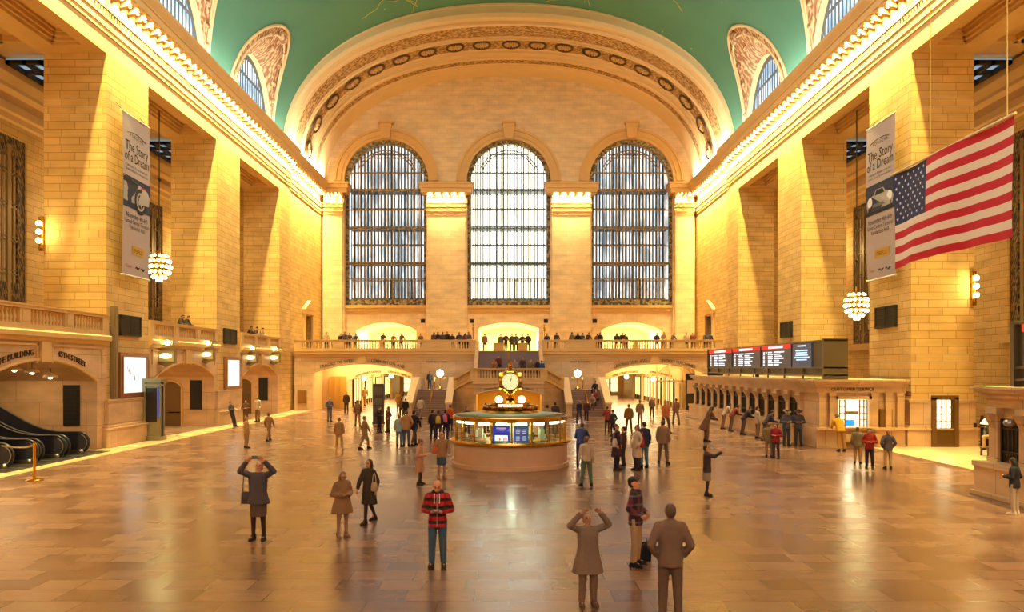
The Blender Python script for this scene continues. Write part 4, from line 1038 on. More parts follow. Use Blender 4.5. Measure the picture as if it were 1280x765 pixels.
# ------------------------------------------------------------------ left side: escalators
es_bal = plain('escalator_side', '#3c3a44', .25, .4); es_in = plain('escalator_skirt', '#6a5a48', .3, .6)
rt = thing('landing_plate', (-21, 31.6, 0), 'dark metal landing plate in front of the escalators', 'plate')
b = MB(); b.box(-22.4, -18.2, 26.7, 33.6, 0, .03)
for i in range(12): b.box(-22.3, -18.3, 26.9+i*.56, 26.94+i*.56, .03, .045)
b.build('plate_panel', plain('landing_metal', '#4c4745', .35, .6), rt)
def es_h(x):   # height of the incline at distance x from the lower newel
    d = max(0, x-.7); return (d*d*.16 if d < 1.8 else .5184+(d-1.8)*.577)
def escalator(yc, label):
    X0 = -19.05
    t = thing('escalator', (X0-2, yc, 0), label, 'escalator', 'escalators in the arch')
    xs = [i*.22 for i in range(31)]
    b = MB()
    for i in range(29):
        x = .6+i*.2; z = es_h(x); b.box(X0-x, X0-x-.2, yc-.6, yc+.6, z-.25, z+.03)
    b.build('steps', plain('step_metal', '#55565c', .35, .7), t)
    for s in (-1, 1):
        y = yc+s*.72
        lo = [(X0-x, es_h(x)+.05) for x in xs]; hi = [(X0-x, es_h(x)+.92) for x in xs]
        nose = [(X0+.28*sin(a), .52+.40*cos(a)) for a in [pi*i/10 for i in range(1, 10)]]
        prof = hi[::-1]+[(X0+.38*sin(a), .5+.42*cos(a)) for a in [pi*i/10 for i in range(1, 10)]]+lo
        b = MB(); b.loft([[(x, y-.05, z) for x, z in prof], [(x, y+.05, z) for x, z in prof]]); b.build('side_panel', es_bal, t)
        b = MB(); b.path([(x, y, z+.03) for x, z in hi[::-1]]+[(X0+.42*sin(a), y, .5+.45*cos(a)) for a in [pi*i/10 for i in range(1, 11)]], .05, 8); b.build('handrail', BLACKR, t, True)
        b = MB(); b.path([(X0+.34*sin(a), y-.0, .5+.36*cos(a)) for a in [pi*i/10 for i in range(1, 10)]], [.06]*9, 6); b.tube((X0+.1, y, 0), (X0+.1, y, .2), .14, .1, 8)
        b.path([(X0-x, y, es_h(x)+.9-.12) for x in xs[::-1]], .03, 6); b.build('steel_trim', STEEL, t, True)
        b = MB(); b.loft([[(x, y-.1, max(0, z-.25)) for x, z in lo]+[(x, y-.1, z+.12) for x, z in lo[::-1]], [(x, y+.1, max(0, z-.25)) for x, z in lo]+[(x, y+.1, z+.12) for x, z in lo[::-1]]]); b.build('skirt', es_in, t)
escalator(31.95, 'escalator against the far jamb of the left arch')
escalator(30.2, 'middle escalator of the three in the left arch')
escalator(28.4, 'nearest escalator cut off by the left edge')
for px, py, wd in ((18, 463, 'nearest the left edge'), (40, 466, 'in the middle'), (63, 472, 'closest to the far jamb')):
    p = at(px, py, 30.5+(px-18)*.045); t = thing('dome_pendant', p, f'small white dome lamp above the escalators, {wd}', 'lamp', 'dome lamps over the escalators')
    b = MB(); b.lathe([(.3, 0), (.26, .1), (.12, .2), (.05, .24)], p, 16); b.build('lamp_shade', plain('white_enamel', '#e9d9b8', .4), t, True)
    b = MB(); b.tube((p.x, p.y, p.z+.22), (p.x, p.y, p.z+.42), .02); b.build('stem', DARK, t)
    b = MB(); b.ball((p.x, p.y, p.z+.03), .1, 8, 6); b.build('bulb', glow('dome_bulb', '#fff0c0', 8), t)
lamp('escalator_light', 'AREA', (-22.0, 31, 3.7), 110, (1, .7, .34), (2, 5))
t = thing('barrier_post', at(43, 601, 24.8)*1, 'thin brass barrier post standing near the left edge', 'post')
t.location = (at(43, 601, 24.8).x, 24.8, 0); px, py = t.location.x, 24.8
b = MB(); b.lathe([(.28, 0), (.28, .03), (.2, .07), (.06, .09)], (px, py, 0), 20); b.build('base', BRASS, t, 'auto')
b = MB(); b.lathe([(.045, .08), (.045, 1.15), (.06, 1.17), (.06, 1.25), (.03, 1.3), (.0, 1.31)], (px, py, 0), 12); b.build('pole', BRASS, t, 'auto')
b = MB(); b.path([(px, py, 1.2), (px-.35, py+.1, 1.12), (px-.8, py+.2, 1.1), (px-1.3, py+.3, 1.14)], .03, 6); b.build('rail', STEEL, t)

# vents, poster boxes, hanging track signs, bronze kiosk
def vent(s, y0, y1, z0, z1, label):
    x = s*W; b = MB(); b.box(x, x-s*.08, y0, y1, z0, z1)
    n = 9
    for i in range(n): b.box(x-s*.08, x-s*.13, y0+.1, y1-.1, z0+.1+(z1-z0-.2)*i/n, z0+.1+(z1-z0-.2)*(i+.55)/n)
    b.box(x-s*.08, x-s*.14, (y0+y1)/2-.05, (y0+y1)/2+.05, z0, z1)
    for z in (z0, z1-.08): b.box(x-s*.08, x-s*.15, y0, y1, z, z+.08)
    for y in (y0, y1-.08): b.box(x-s*.08, x-s*.15, y, y+.08, z0, z1)
    tag(b.build('wall_vent', DARK, org=(x, (y0+y1)/2, z0)), label, 'vent', 'louvred vents on the piers')
vent(-1, 36.4, 38.4, 5.42, 6.45, 'dark louvred vent on the nearer left pier above the larger poster')
vent(-1, 49.7, 51.9, 5.45, 6.5, 'dark louvred vent on the farther left pier')
vent(1, 36.55, 38.55, 5.85, 6.95, 'dark louvred vent on the nearer right pier beside the chandelier')
vent(1, 50.0, 52.0, 5.9, 7.0, 'dark louvred vent on the farther right pier above the departure board')
def poster(y0, y1, z0, z1, label, marks):
    x = -W+.02; t = thing('poster_lightbox', (x, (y0+y1)/2, z0), label, 'poster', 'lit posters on the left piers')
    b = MB()
    for a, c, e, f in ((y0-.25, y1+.25, z0-.22, z0), (y0-.25, y1+.25, z1, z1+.22), (y0-.25, y0, z0, z1), (y1, y1+.25, z0, z1)): b.box(x, x+.16, a, c, e, f)
    for a, c, e, f in ((y0-.06, y1+.06, z0-.06, z0), (y0-.06, y1+.06, z1, z1+.06), (y0-.06, y0, z0, z1), (y1, y1+.06, z0, z1)): b.box(x+.16, x+.2, a, c, e, f)
    b.build('frame', plain('rose_bronze_frame', '#9b6a4a', .4, .3), t)
    b = MB(); b.box(x, x+.1, y0, y1, z0, z1); p = b.build('lit_poster', glow('poster_white', '#fdfbe6', 1.0), t)
    for (u, v, w, h, c) in marks:
        b = MB(); q = MB(); cy, cz = y0+(y1-y0)*u, z0+(z1-z0)*v
        b.loft([[(x+.105, cy+w*cos(a)*r, cz+h*sin(a)*r) for a in [2*pi*i/9 for i in range(9)]] for r in (1, .01)], False)
        b.build('printed_mark', glow('mark'+c, c, 1), p)
poster(36.5, 38.9, 2.55, 4.35, 'larger glowing white poster on the nearer left pier', [(.28, .62, .09, .1, '#e59a9a'), (.34, .55, .06, .07, '#d8a0b8'), (.22, .7, .04, .06, '#c88a8a'), (.5, .42, .05, .12, '#3a4a6a'), (.47, .52, .07, .03, '#8aa0b8'), (.53, .36, .03, .06, '#2c3650')])
poster(50.0, 52.4, 2.55, 4.35, 'smaller glowing white poster on the farther left pier', [(.3, .45, .06, .08, '#b8c0d8'), (.5, .43, .05, .07, '#c89a9a'), (.42, .6, .04, .06, '#a8b8a0')])
def tracksign(px, py, Y, label):
    p = at(px, py, Y); t = thing('hanging_track_sign', p, label, 'sign', 'lit signs over the track arches')
    w, h = .46, .32; x, y, z = p; t.rotation_euler.z = -pi/2
    b = MB()
    for a, c, e, f in ((-w-.1, w+.1, -h-.1, -h), (-w-.1, w+.1, h, h+.1), (-w-.1, -w, -h, h), (w, w+.1, -h, h)): b.box(x-.1+.0, x+.1, y+a, y+c, z+e, z+f)
    b.box(x-.08, x-.02, y-w, y+w, z-h, z+h); b.lathe([(.05, -.18), (.12, -.12), (.3, -.06), (.36, 0)], (x, y, z-h-.1), 10); b.box(x-.05, x+.05, y-.5, y+.5, z+h+.1, z+h+.16)
    b.box(x-.04, x+.04, y-.75, y-.4, z+h+.1, z+h+.16)
    b.build('frame', plain('sign_bronze', '#8d7c58', .4, .5), t)
    b = MB(); b.box(x-.02, x+.04, y-w+.02, y+w-.02, z-h+.02, z+h-.02); pn = b.build('sign_panel', plain('sign_cream', '#d9c48c', .5), t)
    b = MB(); b.loft([[(x+.05, y+.34*cos(a)*r, z+.14*sin(a)*r) for a in [2*pi*i/16 for i in range(16)]] for r in (1, .01)], False); b.build('lit_number_strip', glow('sign_lit', '#fff8b0', 4), pn)
    b = MB(); b.ball((x+.05, y+.1, z+h+.42), (.16, .16, .15), 12, 8); b.build('spot_bulb', glow('sign_bulb', '#fff0a0', 12), t, True)
    b = MB(); b.lathe([(.05, .3), (.14, .5), (.1, .56)], (x+.02, y+.1, z+h), 10); b.path([(x, y+.3, z+h+.16), (x, y+.42, z+h+.5), (x, y+.62, z+h+.52), (x, y+.7, z+h+.4)], .04, 6); b.build('bracket', STEEL, t)
tracksign(207.5, 445, 40.6, 'lit hanging sign over the second left arch, just past the nearer pier')
tracksign(257.5, 443, 46.5, 'lit hanging sign over the second left arch, next to the farther pier')
tracksign(313, 447, 54.4, 'lit hanging sign over the third left arch, just past the farther pier')
tracksign(342, 447, 59.6, 'lit hanging sign over the third left arch, farthest from the camera')
lamp('arch_recess_light', 'AREA', (-22, 44.0, 3.9), 130, (1, .72, .34), (2, 5)); lamp('far_recess_light', 'AREA', (-21.6, 57.4, 3.9), 130, (1, .74, .36), (2, 5))
t = thing('bronze_kiosk', (-18.35, 39.0, 0), 'narrow bronze kiosk with a dark panel against the nearer left pier', 'kiosk')
b = MB()
for x0, x1 in ((-18.9, -18.66), (-18.02, -17.86)): b.box(x0, x1, 38.2, 38.5, 0, 3.05); b.box(x0, x1, 38.9, 39.15, 0, 3.05)
b.box(-18.66, -18.02, 38.3, 39.1, 0, .95); b.box(-18.66, -18.02, 38.3, 39.1, 2.75, 3.05); b.box(-19.0, -17.76, 38.1, 39.25, 3.05, 3.25); b.box(-19.0, -17.78, 38.12, 39.23, 0, .2); b.box(-18.95, -17.82, 38.15, 39.2, 2.85, 2.95)
b.build('frame', plain('green_bronze', '#8b8468', .4, .6), t)
b = MB(); b.box(-18.66, -18.02, 38.35, 39.05, .95, 2.75); b.build('dark_panel', plain('kiosk_panel', '#231f22', .3), t)
b = MB(); b.box(-17.98, -17.9, 38.16, 38.2, 1.2, 2.8); b.build('blue_strip', glow('kiosk_blue', '#3a55a8', .8), t)
t.location.y = 38.7
K_ = Matrix.Translation((-.38, .3, 0)) @ Matrix.Diagonal((.94, .6, 1, 1))
for ch in t.children: ch.data.transform(K_)
b = MB(); b.lathe([(.16, 0), (.16, .04), (.0, .05)], (0, 0, 0), 16); 
for k in range(8): b.tube((0, 0, .05), (.13*cos(k*pi/4), .13*sin(k*pi/4), .05), .012, n=4)
b.xf(Matrix.Translation((-21.7, 61.3, 1.55)) @ Matrix.Rotation(pi/2, 4, 'X')); tag(b.build('round_plaque', plain('plaque_green', '#5a5a3c', .4, .4), org=(-21.7, 61.3, 1.55)), 'dark round plaque in the recess of the third left arch', 'plaque')
b = MB(); b.box(-19.28, -19.08, 35.6, 35.95, 2.3, 6.8); b.box(-19.1, -19.04, 35.7, 35.85, 2.4, 6.7)
tag(b.build('cable_duct', plain('duct_grey', '#8a7656', .5, .3), org=(-19.2, 35.8, 2.3)), 'vertical grey duct on the near edge of the left pier', 'duct')

# ------------------------------------------------------------------ banners
def banner(s, y0, y1, z0, z1, label, rear):
    x = s*(W-.42); t = thing('hanging_banner', (x, (y0+y1)/2, z1), label, 'banner', 'white exhibition banners on the near piers')
    h, w = z1-z0, y1-y0; d = -s
    fn = lambda u, v, o=0: (x+d*(o+.05*sin(v*3.0)+.03*sin(u*5+v)), (y0+w*u) if s < 0 else (y1-w*u), z0+h*v)
    b = MB(); b.loft([[fn(i/6, j/16) for i in range(7)] for j in range(17)], False, False); cl = b.build('cloth', plain('banner_cloth', '#b9aaa4', .85), t, True)
    b = MB(); b.tube((x, y0-.08, z1), (x, y1+.08, z1), .04); b.tube((x, y0-.05, z0), (x, y1+.05, z0), .05); b.build('rods', plain('white_rod', '#e8dcc0', .5), t)
    b = MB()
    for y in (y0+.2, y1-.2): b.tube((x, y, z1), (x+s*.45, y, z1+.5), .015, n=5)
    b.build('cords', DARK, t)
    def patch(u0, u1, v0, v1, m, o, nm='printed_panel'):
        b = MB(); b.loft([[fn(u0+(u1-u0)*i/4, v0+(v1-v0)*j/6, o) for i in range(5)] for j in range(7)], False, False); return b.build(nm, m, cl, True)
    def poly(pts, m, o, nm):
        b = MB(); b.quad(*[fn(u, v, o) for u, v in pts]); return b.build(nm, m, cl)
    patch(0, 1, .42, .615, plain('banner_blue', '#27304a', .7), .015)
    gr = plain('print_silver', '#a9a49f', .6); bk = plain('print_black', '#17181c', .7); mid = plain('print_grey', '#6c6b6e', .7)
    A = w/h
    def circ(u, v, r, m, o, nm='printed_wheel', r0=0): b = MB(); b.loft([[fn(u+q*cos(a)/1, v+q*A*sin(a), o) for a in [2*pi*i/20 for i in range(20)]] for q in (r, max(r0, .005))], False); b.build(nm, m, cl)
    if rear:
        poly([(0, .46), (.35, .455), (.95, .475), (.98, .53), (.9, .565), (.6, .585), (.3, .6), (0, .61)], gr, .02, 'printed_car')
        poly([(0, .575), (.3, .57), (.55, .58), (.3, .595), (0, .605)], bk, .025, 'printed_car_window')
        circ(.62, .482, .24, bk, .03); circ(.62, .482, .17, gr, .033, 'printed_hub', .13); circ(.62, .482, .05, gr, .034, 'printed_hub')
        for k in range(5):
            a = k*2*pi/5; poly([(.62+.03*cos(a+1.57), .482+.03*A*sin(a+1.57)), (.62-.03*cos(a+1.57), .482-.03*A*sin(a+1.57)), (.62+.15*cos(a), .482+.15*A*sin(a))], gr, .035, 'printed_spoke')
        poly([(.62, .565), (.8, .57), (.84, .58), (.66, .578)], plain('print_red', '#b03030', .6), .03, 'printed_tail_lamp')
    else:
        poly([(.08, .45), (.92, .45), (.97, .5), (.88, .535), (.7, .545), (.62, .575), (.38, .575), (.3, .545), (.12, .535), (.03, .5)], gr, .02, 'printed_car')
        poly([(.34, .54), (.66, .54), (.6, .57), (.4, .57)], bk, .025, 'printed_windscreen')
        poly([(.3, .465), (.7, .465), (.75, .485), (.25, .485)], mid, .025, 'printed_intake')
        for u in (.17, .83): circ(u, .505, .09, plain('print_white', '#f4f4f4', .5), .026, 'printed_headlamp'); circ(u, .455, .07, bk, .024)
        patch(0, 1, .42, .44, bk, .022)
    tm = plain('print_text', '#33302f', .8)
    def txt(s_, v, hh, mw=.9, m=tm, cu=.5):
        q = text_mesh(s_, hh, lambda u, vv, ww: (u, vv, ww), .0); us = [p[0] for p in q.v]; k = min(1, mw*w/(max(us)-min(us)))
        q.v = [fn(cu+p[0]*k/w, v+p[1]/h, .02) for p in q.v]; q.build('lettering', m, cl, recalc=False)
    txt('The Story', .775, .5, .86); txt('of a Dream', .71, .5, .9)
    txt('Celebrating 70 years at the heart', .675, .12, .8); txt('Grand Central Terminal exhibition', .65, .12, .9)
    txt('P O R S C H E', .865, .17, .66)
    b = MB(); b.path([fn(.15+.7*i/12, .9-.018*((i-6)/6)**2, .02) for i in range(13)], .012, 4); b.build('printed_line', tm, cl)
    txt('November 4th-6th', .36, .27, .8); txt('Grand Central Terminal', .325, .22, .88); txt('Vanderbilt Hall', .29, .22, .6)
    patch(.32, .8, .135, .19, plain('label_yellow', '#c9992a', .6), .018, 'printed_label'); txt('PIRELLI', .147, .22, .4, tm, .56)
    txt('Chopard', .05, .16, .2, plain('print_red', '#b03030', .6), .2); 
    for u in (.46, .68): 
        b = MB(); b.path([fn(u+.03*i, .055+.008*sin(i*1.7), .02) for i in range(6)], .025, 4); b.build('printed_squiggle', tm, cl)
banner(-1, 35.9, 38.65, 8.4, 16.4, 'white banner with a car wheel picture on the left pier', True)
banner(1, 35.95, 38.75, 8.35, 16.3, 'white banner with a car front picture on the right pier beside the flag', False)

# ------------------------------------------------------------------ flag
XF, YA, YBF, ZT, ZL = 15.0, 28.75, 21.9, 11.32, 7.66
fl = thing('american_flag', (XF, (YA+YBF)/2, ZT), 'large hanging flag with red and white stripes and a starred blue corner', 'flag')
def fw(u, v, o=0):
    y = YA+(YBF-YA)*u
    return (XF-o+.10*sin(u*9+v*2)+.05*sin(u*23)*v+.12*u*v, y, ZT-(ZT-ZL)*v*(1-.03*sin(u*3)))
RED, WHT, BLU = plain('flag_red', '#c4112d', .7), plain('flag_white', '#efe2d4', .7), plain('flag_blue', '#1f2f66', .7)
def strip(v0, v1, u0, u1): 
    b = MB(); n = 48; b.loft([[fw(u0+(u1-u0)*i/n, v0+(v1-v0)*j/3) for i in range(n+1)] for j in range(4)], False, False); return b
for nm, m, par in (('red_stripes', RED, 0), ('white_stripes', WHT, 1)):
    b = MB()
    for i in range(13):
        if i % 2 == par: q = strip(i/13, (i+1)/13, .335 if i < 7 else 0, 1); b.add(q.v, q.f)
    b.build(nm, m, fl, True)
b = strip(0, 7/13, 0, .335); cn = b.build('blue_canton', BLU, fl, True)
b = MB()
for r in range(9):
    for c in range(6 if r % 2 == 0 else 5):
        cu, cv = (.335/12)*(1+2*c+(r % 2)), (7/13/10)*(r+1)
        for o in (.02, -.02): b.quad(*[fw(cu+(.0105 if k % 2 == 0 else .0042)*sin(k*pi/5), cv-(.0195 if k % 2 == 0 else .0078)*cos(k*pi/5), o) for k in range(10)])
b.build('stars', plain('star_white', '#f4f4f8', .7), cn, recalc=False)
b = MB(); b.tube((XF, YA+.12, ZT+.03), (XF, YBF-.12, ZT+.03), .045); b.build('pole', plain('pole_white', '#e8d8b0', .5), fl)
b = MB(); 
for y in (26.2, 22.15): b.tube((XF, y, ZT), (XF, y, 30.9), .018, n=5)
b.build('wires', plain('wire_pale', '#e6c878', .5), fl)

# ------------------------------------------------------------------ chandeliers, sconces
def chandelier(x, y, z, label):
    t = thing('globe_chandelier', (x, y, z), label, 'chandelier', 'melon chandeliers in the side bays')
    b = MB()
    b.lathe([(.06, 1.1), (.1, .75), (.32, .72), (.5, .55), (.56, .3), (.58, 0), (.5, -.35), (.3, -.6), (.08, -.72), (.04, -.9), (.0, -.95)], (x, y, z), 24); b.build('melon_body', BRASS, t, 'auto')
    b = MB(); b.tube((x, y, z+1.0), (x, y, 19.2), .035, n=6); b.lathe([(.05, 0), (.12, .1), (.05, .2)], (x, y, z+2.6), 10); b.lathe([(.05, 0), (.12, .1), (.05, .2)], (x, y, z+5.1), 10); b.build('rod', BRONZE, t)
    for zz, r, n in ((.62, .42, 9), (.32, .6, 13), (-.02, .64, 14), (-.34, .57, 12), (-.62, .36, 8), (-.8, .1, 3)):
        for k in range(n):
            a = 2*pi*(k+.5*(n % 2))/n; o = dupbulb(t, (x+r*cos(a), y+r*sin(a), z+zz), .1)
    lamp('chandelier_light', 'POINT', (x, y, z), 150, (1, .74, .3), soft=.7)
BULB = MB(); BULB.ball((0, 0, 0), 1, 10, 8); BULBME = BULB.mesh('bulb', glow('warm_bulb', '#fff0a0', 11), smooth=True)
def dupbulb(par, loc, r):
    o = bpy.data.objects.new('bulb', BULBME); COL.objects.link(o); o.scale = (r, r, r)
    o.parent = par; o.location = Vector(loc)-par.location
    return o
chandelier(-20.9, 44.0, 9.85, 'glowing melon chandelier in the left bay beside the banner')
chandelier(20.8, 44.0, 7.55, 'glowing melon chandelier in the right bay below the banner')
def sconce(p, label):
    t = thing('wall_sconce', p, label, 'lamp', 'three bulb sconces')
    b = MB(); b.tube((p[0], p[1], p[2]-.75), (p[0], p[1], p[2]+.65), .05, n=6); b.box(p[0]-.1, p[0]+.1, p[1], p[1]+.1, p[2]-.9, p[2]+.75); b.build('stem', BRASS, t)
    for k in (-.42, 0, .4): dupbulb(t, (p[0], p[1]-.14, p[2]+k), .13)
    lamp('sconce_light', 'POINT', (p[0], p[1]-.5, p[2]), 90, (1, .74, .28), soft=.2)
sconce((at(50, 290, 35.1).x, 35.15, at(50, 290, 35.1).z), 'three bulb wall sconce beside the left aisle window')
sconce((at(1219, 358, 35.1).x, 35.15, at(1219, 358, 35.1).z), 'three bulb wall sconce below the flag on the right')

# lamps along the cornices
for s, wd in ((-1, 'left'), (1, 'right')):
    y = 35.0; proto = None
    while y < 77:
        x = s*(W-.5+(.3 if y > 64.9 else 0)); o = bpy.data.objects.new('cornice_lamp', BULBME); COL.objects.link(o); o.scale = (.15, .15, .15); o.location = (x, y, 21.82)
        tag(o, f'one of the bare bulbs under the long {wd} cornice', 'lamp', f'bulbs along the {wd} cornice'); y += .76
nmP = ['far left', 'left of centre', 'right of centre', 'far right']
for i, (a, c) in enumerate(PIL):
    n = 5 if i in (1, 2) else 2; st_ = (c-a+.1)/5 if n == 5 else (c-a)/2
    for k in range(n):
        o = bpy.data.objects.new('cornice_lamp', BULBME); COL.objects.link(o); o.scale = (.17, .17, .17); o.location = (a-.05+st_*(k+.5), 76.6-.38, 21.8)
        tag(o, f'one of the bare bulbs on the {nmP[i]} capital of the end wall', 'lamp', f'bulbs on the {nmP[i]} capital')
# ------------------------------------------------------------------ people
def cloth(h): return plain('cloth_'+h[1:], h, .85, spec=.2, noise=.12, nscale=14)
def banded(name, base, bands, period, duty, vert=None):
    if name in MATS: return MATS[name]
    m, N, L, b = newmat(name)
    tc = N.new('ShaderNodeTexCoord'); s = N.new('ShaderNodeSeparateXYZ'); L.new(tc.outputs['Object'], s.inputs[0])
    f = mth(N, L, 'FRACT', mth(N, L, 'DIVIDE', s.outputs[2], period)); on = mth(N, L, 'LESS_THAN', f, duty)
    c = mixc(N, L, on, lin(base), lin(bands))
    if vert:
        f2 = mth(N, L, 'LESS_THAN', mth(N, L, 'FRACT', mth(N, L, 'DIVIDE', s.outputs[0], period*.9)), .3)
        c = mixc(N, L, mth(N, L, 'MULTIPLY', f2, .55), c, lin(vert))
    L.new(c, b.inputs['Base Color']); b.inputs['Roughness'].default_value = .85
    MATS[name] = m
    return m
def skin(h): return plain('skin_'+h[1:], h, .55, spec=.3)
EYE_M = plain('eye_dark', '#2b1d18', .4); LIP_M = plain('lips', '#a55a50', .5)

def remesh(mb, vox, name, it=4):
    me = mb.mesh('tmp', [EYE_M]); o = bpy.data.objects.new('tmp', me); COL.objects.link(o)
    m = o.modifiers.new('r', 'REMESH'); m.mode = 'VOXEL'; m.voxel_size = vox
    s = o.modifiers.new('s', 'SMOOTH'); s.factor = .5; s.iterations = it
    dg = bpy.context.evaluated_depsgraph_get(); dg.update()
    r = bpy.data.meshes.new_from_object(o.evaluated_get(dg)); r.name = name
    bpy.data.objects.remove(o); bpy.data.meshes.remove(me)
    r.polygons.foreach_set('use_smooth', [True]*len(r.polygons))
    return r
V = Vector
def base_pose():
    P = dict(lean=0, drop=0, head=0, turn=0)
    for s, k in ((1, 'a'), (-1, 'b')):
        P['sh'+k] = V((s*.175, .0, 1.39)); P['el'+k] = V((s*.235, .03, 1.12)); P['wr'+k] = V((s*.245, -.05, .88)); P['hd'+k] = V((s*.05, -.25, -1)); P['hn'+k] = V((-s, 0, 0))
        P['hp'+k] = V((s*.09, 0, .92)); P['kn'+k] = V((s*.105, -.015, .50)); P['an'+k] = V((s*.115, .02, .085)); P['to'+k] = V((s*.145, -.17, .035))
    return P
def pose(kind):
    P = base_pose()
    for s, k in ((1, 'a'), (-1, 'b')):
        if kind in ('phone', 'phone_wide'):
            P['el'+k] = V((s*.27, .05, 1.12)); P['wr'+k] = V((s*.085, -.26, 1.13)); P['hd'+k] = V((-s*.75, -.55, .12)); P['hn'+k] = V((0, .3, 1)); P['head'] = 22
        if kind == 'raise':
            P['el'+k] = V((s*.37, -.10, 1.52)); P['wr'+k] = V((s*.18, -.19, 1.76)); P['hd'+k] = V((-s*.65, -.1, .5)); P['hn'+k] = V((-s*.4, -1, 0)); P['head'] = -22
            P['sh'+k] = V((s*.18, 0, 1.42))
        if kind == 'aim':
            P['el'+k] = V((s*.22, -.2, 1.24)); P['wr'+k] = V((s*.07, -.42, 1.45)); P['hd'+k] = V((-s*.25, -.5, .8)); P['hn'+k] = V((-s, 0, 0)); P['head'] = -8
        if kind == 'pocket':
            P['el'+k] = V((s*.29, .07, 1.13)); P['wr'+k] = V((s*.2, -.07, .94)); P['hd'+k] = V((-s*.3, -.4, -.8))
        if kind == 'walk':
            f = 1 if s > 0 else -1
            P['kn'+k] = V((s*.09, -.16*f-.03, .51)); P['an'+k] = V((s*.1, -.26*f+(.03 if f > 0 else .06), .085 if f > 0 else .14)); P['to'+k] = P['an'+k]+V((s*.02, -.18, -.05 if f > 0 else -.11))
            P['el'+k] = V((s*.24, .1*f, 1.13)); P['wr'+k] = V((s*.235, .12*f-.08, .9))
        if kind == 'stride':
            P['kn'+k] = V((s*.13, -.02, .5)); P['an'+k] = V((s*.17, .02, .085)); P['to'+k] = V((s*.21, -.16, .035))
        if kind == 'lean':
            P['lean'] = 24; P['el'+k] = V((s*.25, -.2, 1.2)); P['wr'+k] = V((s*.1, -.43, 1.22)); P['hd'+k] = V((-s*.7, -.5, .1)); P['hn'+k] = V((0, 0, -1)); P['head'] = 10
        if kind == 'counter':
            P['lean'] = 34; P['el'+k] = V((s*.24, -.22, 1.2)); P['wr'+k] = V((s*.12, -.45, 1.3)); P['hd'+k] = V((-s*.3, -.8, .1)); P['hn'+k] = V((0, 0, -1))
            P['an'+k] = V((s*.12, .12, .085)); P['to'+k] = V((s*.14, -.07, .035)); P['kn'+k] = V((s*.11, .04, .5))
        if kind == 'sit':
            P['drop'] = .47; P['lean'] = 12; P['kn'+k] = V((s*.14, -.44, .47)); P['hp'+k] = V((s*.09, 0, .47)); P['an'+k] = V((s*.13, -.42, .0)); P['to'+k] = V((s*.15, -.6, -.05))
            P['el'+k] = V((s*.25, -.12, 1.16)); P['wr'+k] = V((s*.12, -.34, 1.05)); P['hd'+k] = V((-s*.4, -.8, -.2)); P['hn'+k] = V((0, 0, -1))
        if kind == 'slouch':
            P['lean'] = -10; P['an'+k] = V((s*.11, -.22, .085)); P['to'+k] = V((s*.13, -.4, .035)); P['kn'+k] = V((s*.1, -.13, .5))
            P['el'+k] = V((s*.26, -.02, 1.14)); P['wr'+k] = V((s*.06, -.24, 1.14)); P['hd'+k] = V((-s*.9, -.2, 0)); P['hn'+k] = V((0, .5, 1)); P['head'] = 16
    if kind == 'onearm':
        P['elb'] = V((-.2, -.24, 1.36)); P['wrb'] = V((-.1, -.47, 1.5)); P['hdb'] = V((.2, -.4, .9)); P['hnb'] = V((1, 0, 0)); P['ela'] = V((.2, -.22, 1.32)); P['wra'] = V((.05, -.46, 1.46)); P['hda'] = V((-.2, -.4, .9)); P['hna'] = V((-1, 0, 0)); P['head'] = -8
    if kind == 'lookup': 
        P['head'] = -18
        for s, k in ((1, 'a'), (-1, 'b')): P['el'+k] = V((s*.26, .07, 1.13)); P['wr'+k] = V((s*.2, -.16, 1.0)); P['hd'+k] = V((-s*.5, -.6, -.5))
    return P
def up(P):
    """upper body transform: lean about the hips, then drop when seated"""
    M = Matrix.Translation((0, 0, .93-P['drop'])) @ Matrix.Rotation(radians(P['lean']), 4, 'X') @ Matrix.Translation((0, 0, -.93))
    return M
def headM(P): return up(P) @ Matrix.Translation((0, .01, 1.47)) @ Matrix.Rotation(radians(P['head']), 4, 'X') @ Matrix.Translation((0, -.01, -1.47))
def hand(b, w, d, n, s, M, curl=.6):
    d = d.normalized(); n = (n-d*n.dot(d)).normalized(); q = d.cross(n)
    if q.dot(V((s, 0, 0))) > 0 and abs(q.x) > .2: pass
    i0 = len(b.v)
    fr = Matrix((q, d, n)).transposed().to_4x4(); fr.translation = w+d*.045
    i1 = len(b.v); b.ball((0, 0, 0), (.040, .052, .019), 10, 8); b.xf(fr, i1)
    b.cap(w-d*.01, w+d*.03, .026, .028, 8)
    L_ = (.062, .072, .068, .052)
    for i in range(4):
        p = w+d*.085+q*(.031-.0207*i); d1 = (d*cos(curl*.5)+n*sin(curl*.5)).normalized(); d2 = (d*cos(curl*1.5)+n*sin(curl*1.5)).normalized()
        p1 = p+d1*L_[i]*.55; b.cap(p-d*.02, p1, .0105, .0095, 7); b.cap(p1, p1+d2*L_[i]*.5, .0095, .0085, 7)
    t0 = w+d*.03+q*.034; td = (d*.65+q*.7+n*.35).normalized(); b.cap(t0-q*.012, t0+td*.04, .013, .011, 7); b.cap(t0+td*.04, t0+td*.04+(td+d*.7).normalized()*.03, .011, .009, 7)
    b.xf(M, i0)
def upper(b, P, secs, grow=0):
    i0 = len(b.v); b.sec([(0, y, z, hw+grow, hd+grow) for z, hw, hd, y in secs], 18, 2.3); b.xf(up(P), i0)
def arms(b, P, r0, r1, r2, f=1.0, end=True):
    M = up(P)
    for k in 'ab':
        i0 = len(b.v); b.cap(P['sh'+k], P['el'+k], r0, r1, 10); b.cap(P['el'+k], P['el'+k].lerp(P['wr'+k], f), r1, r2, 10, end); b.xf(M, i0)
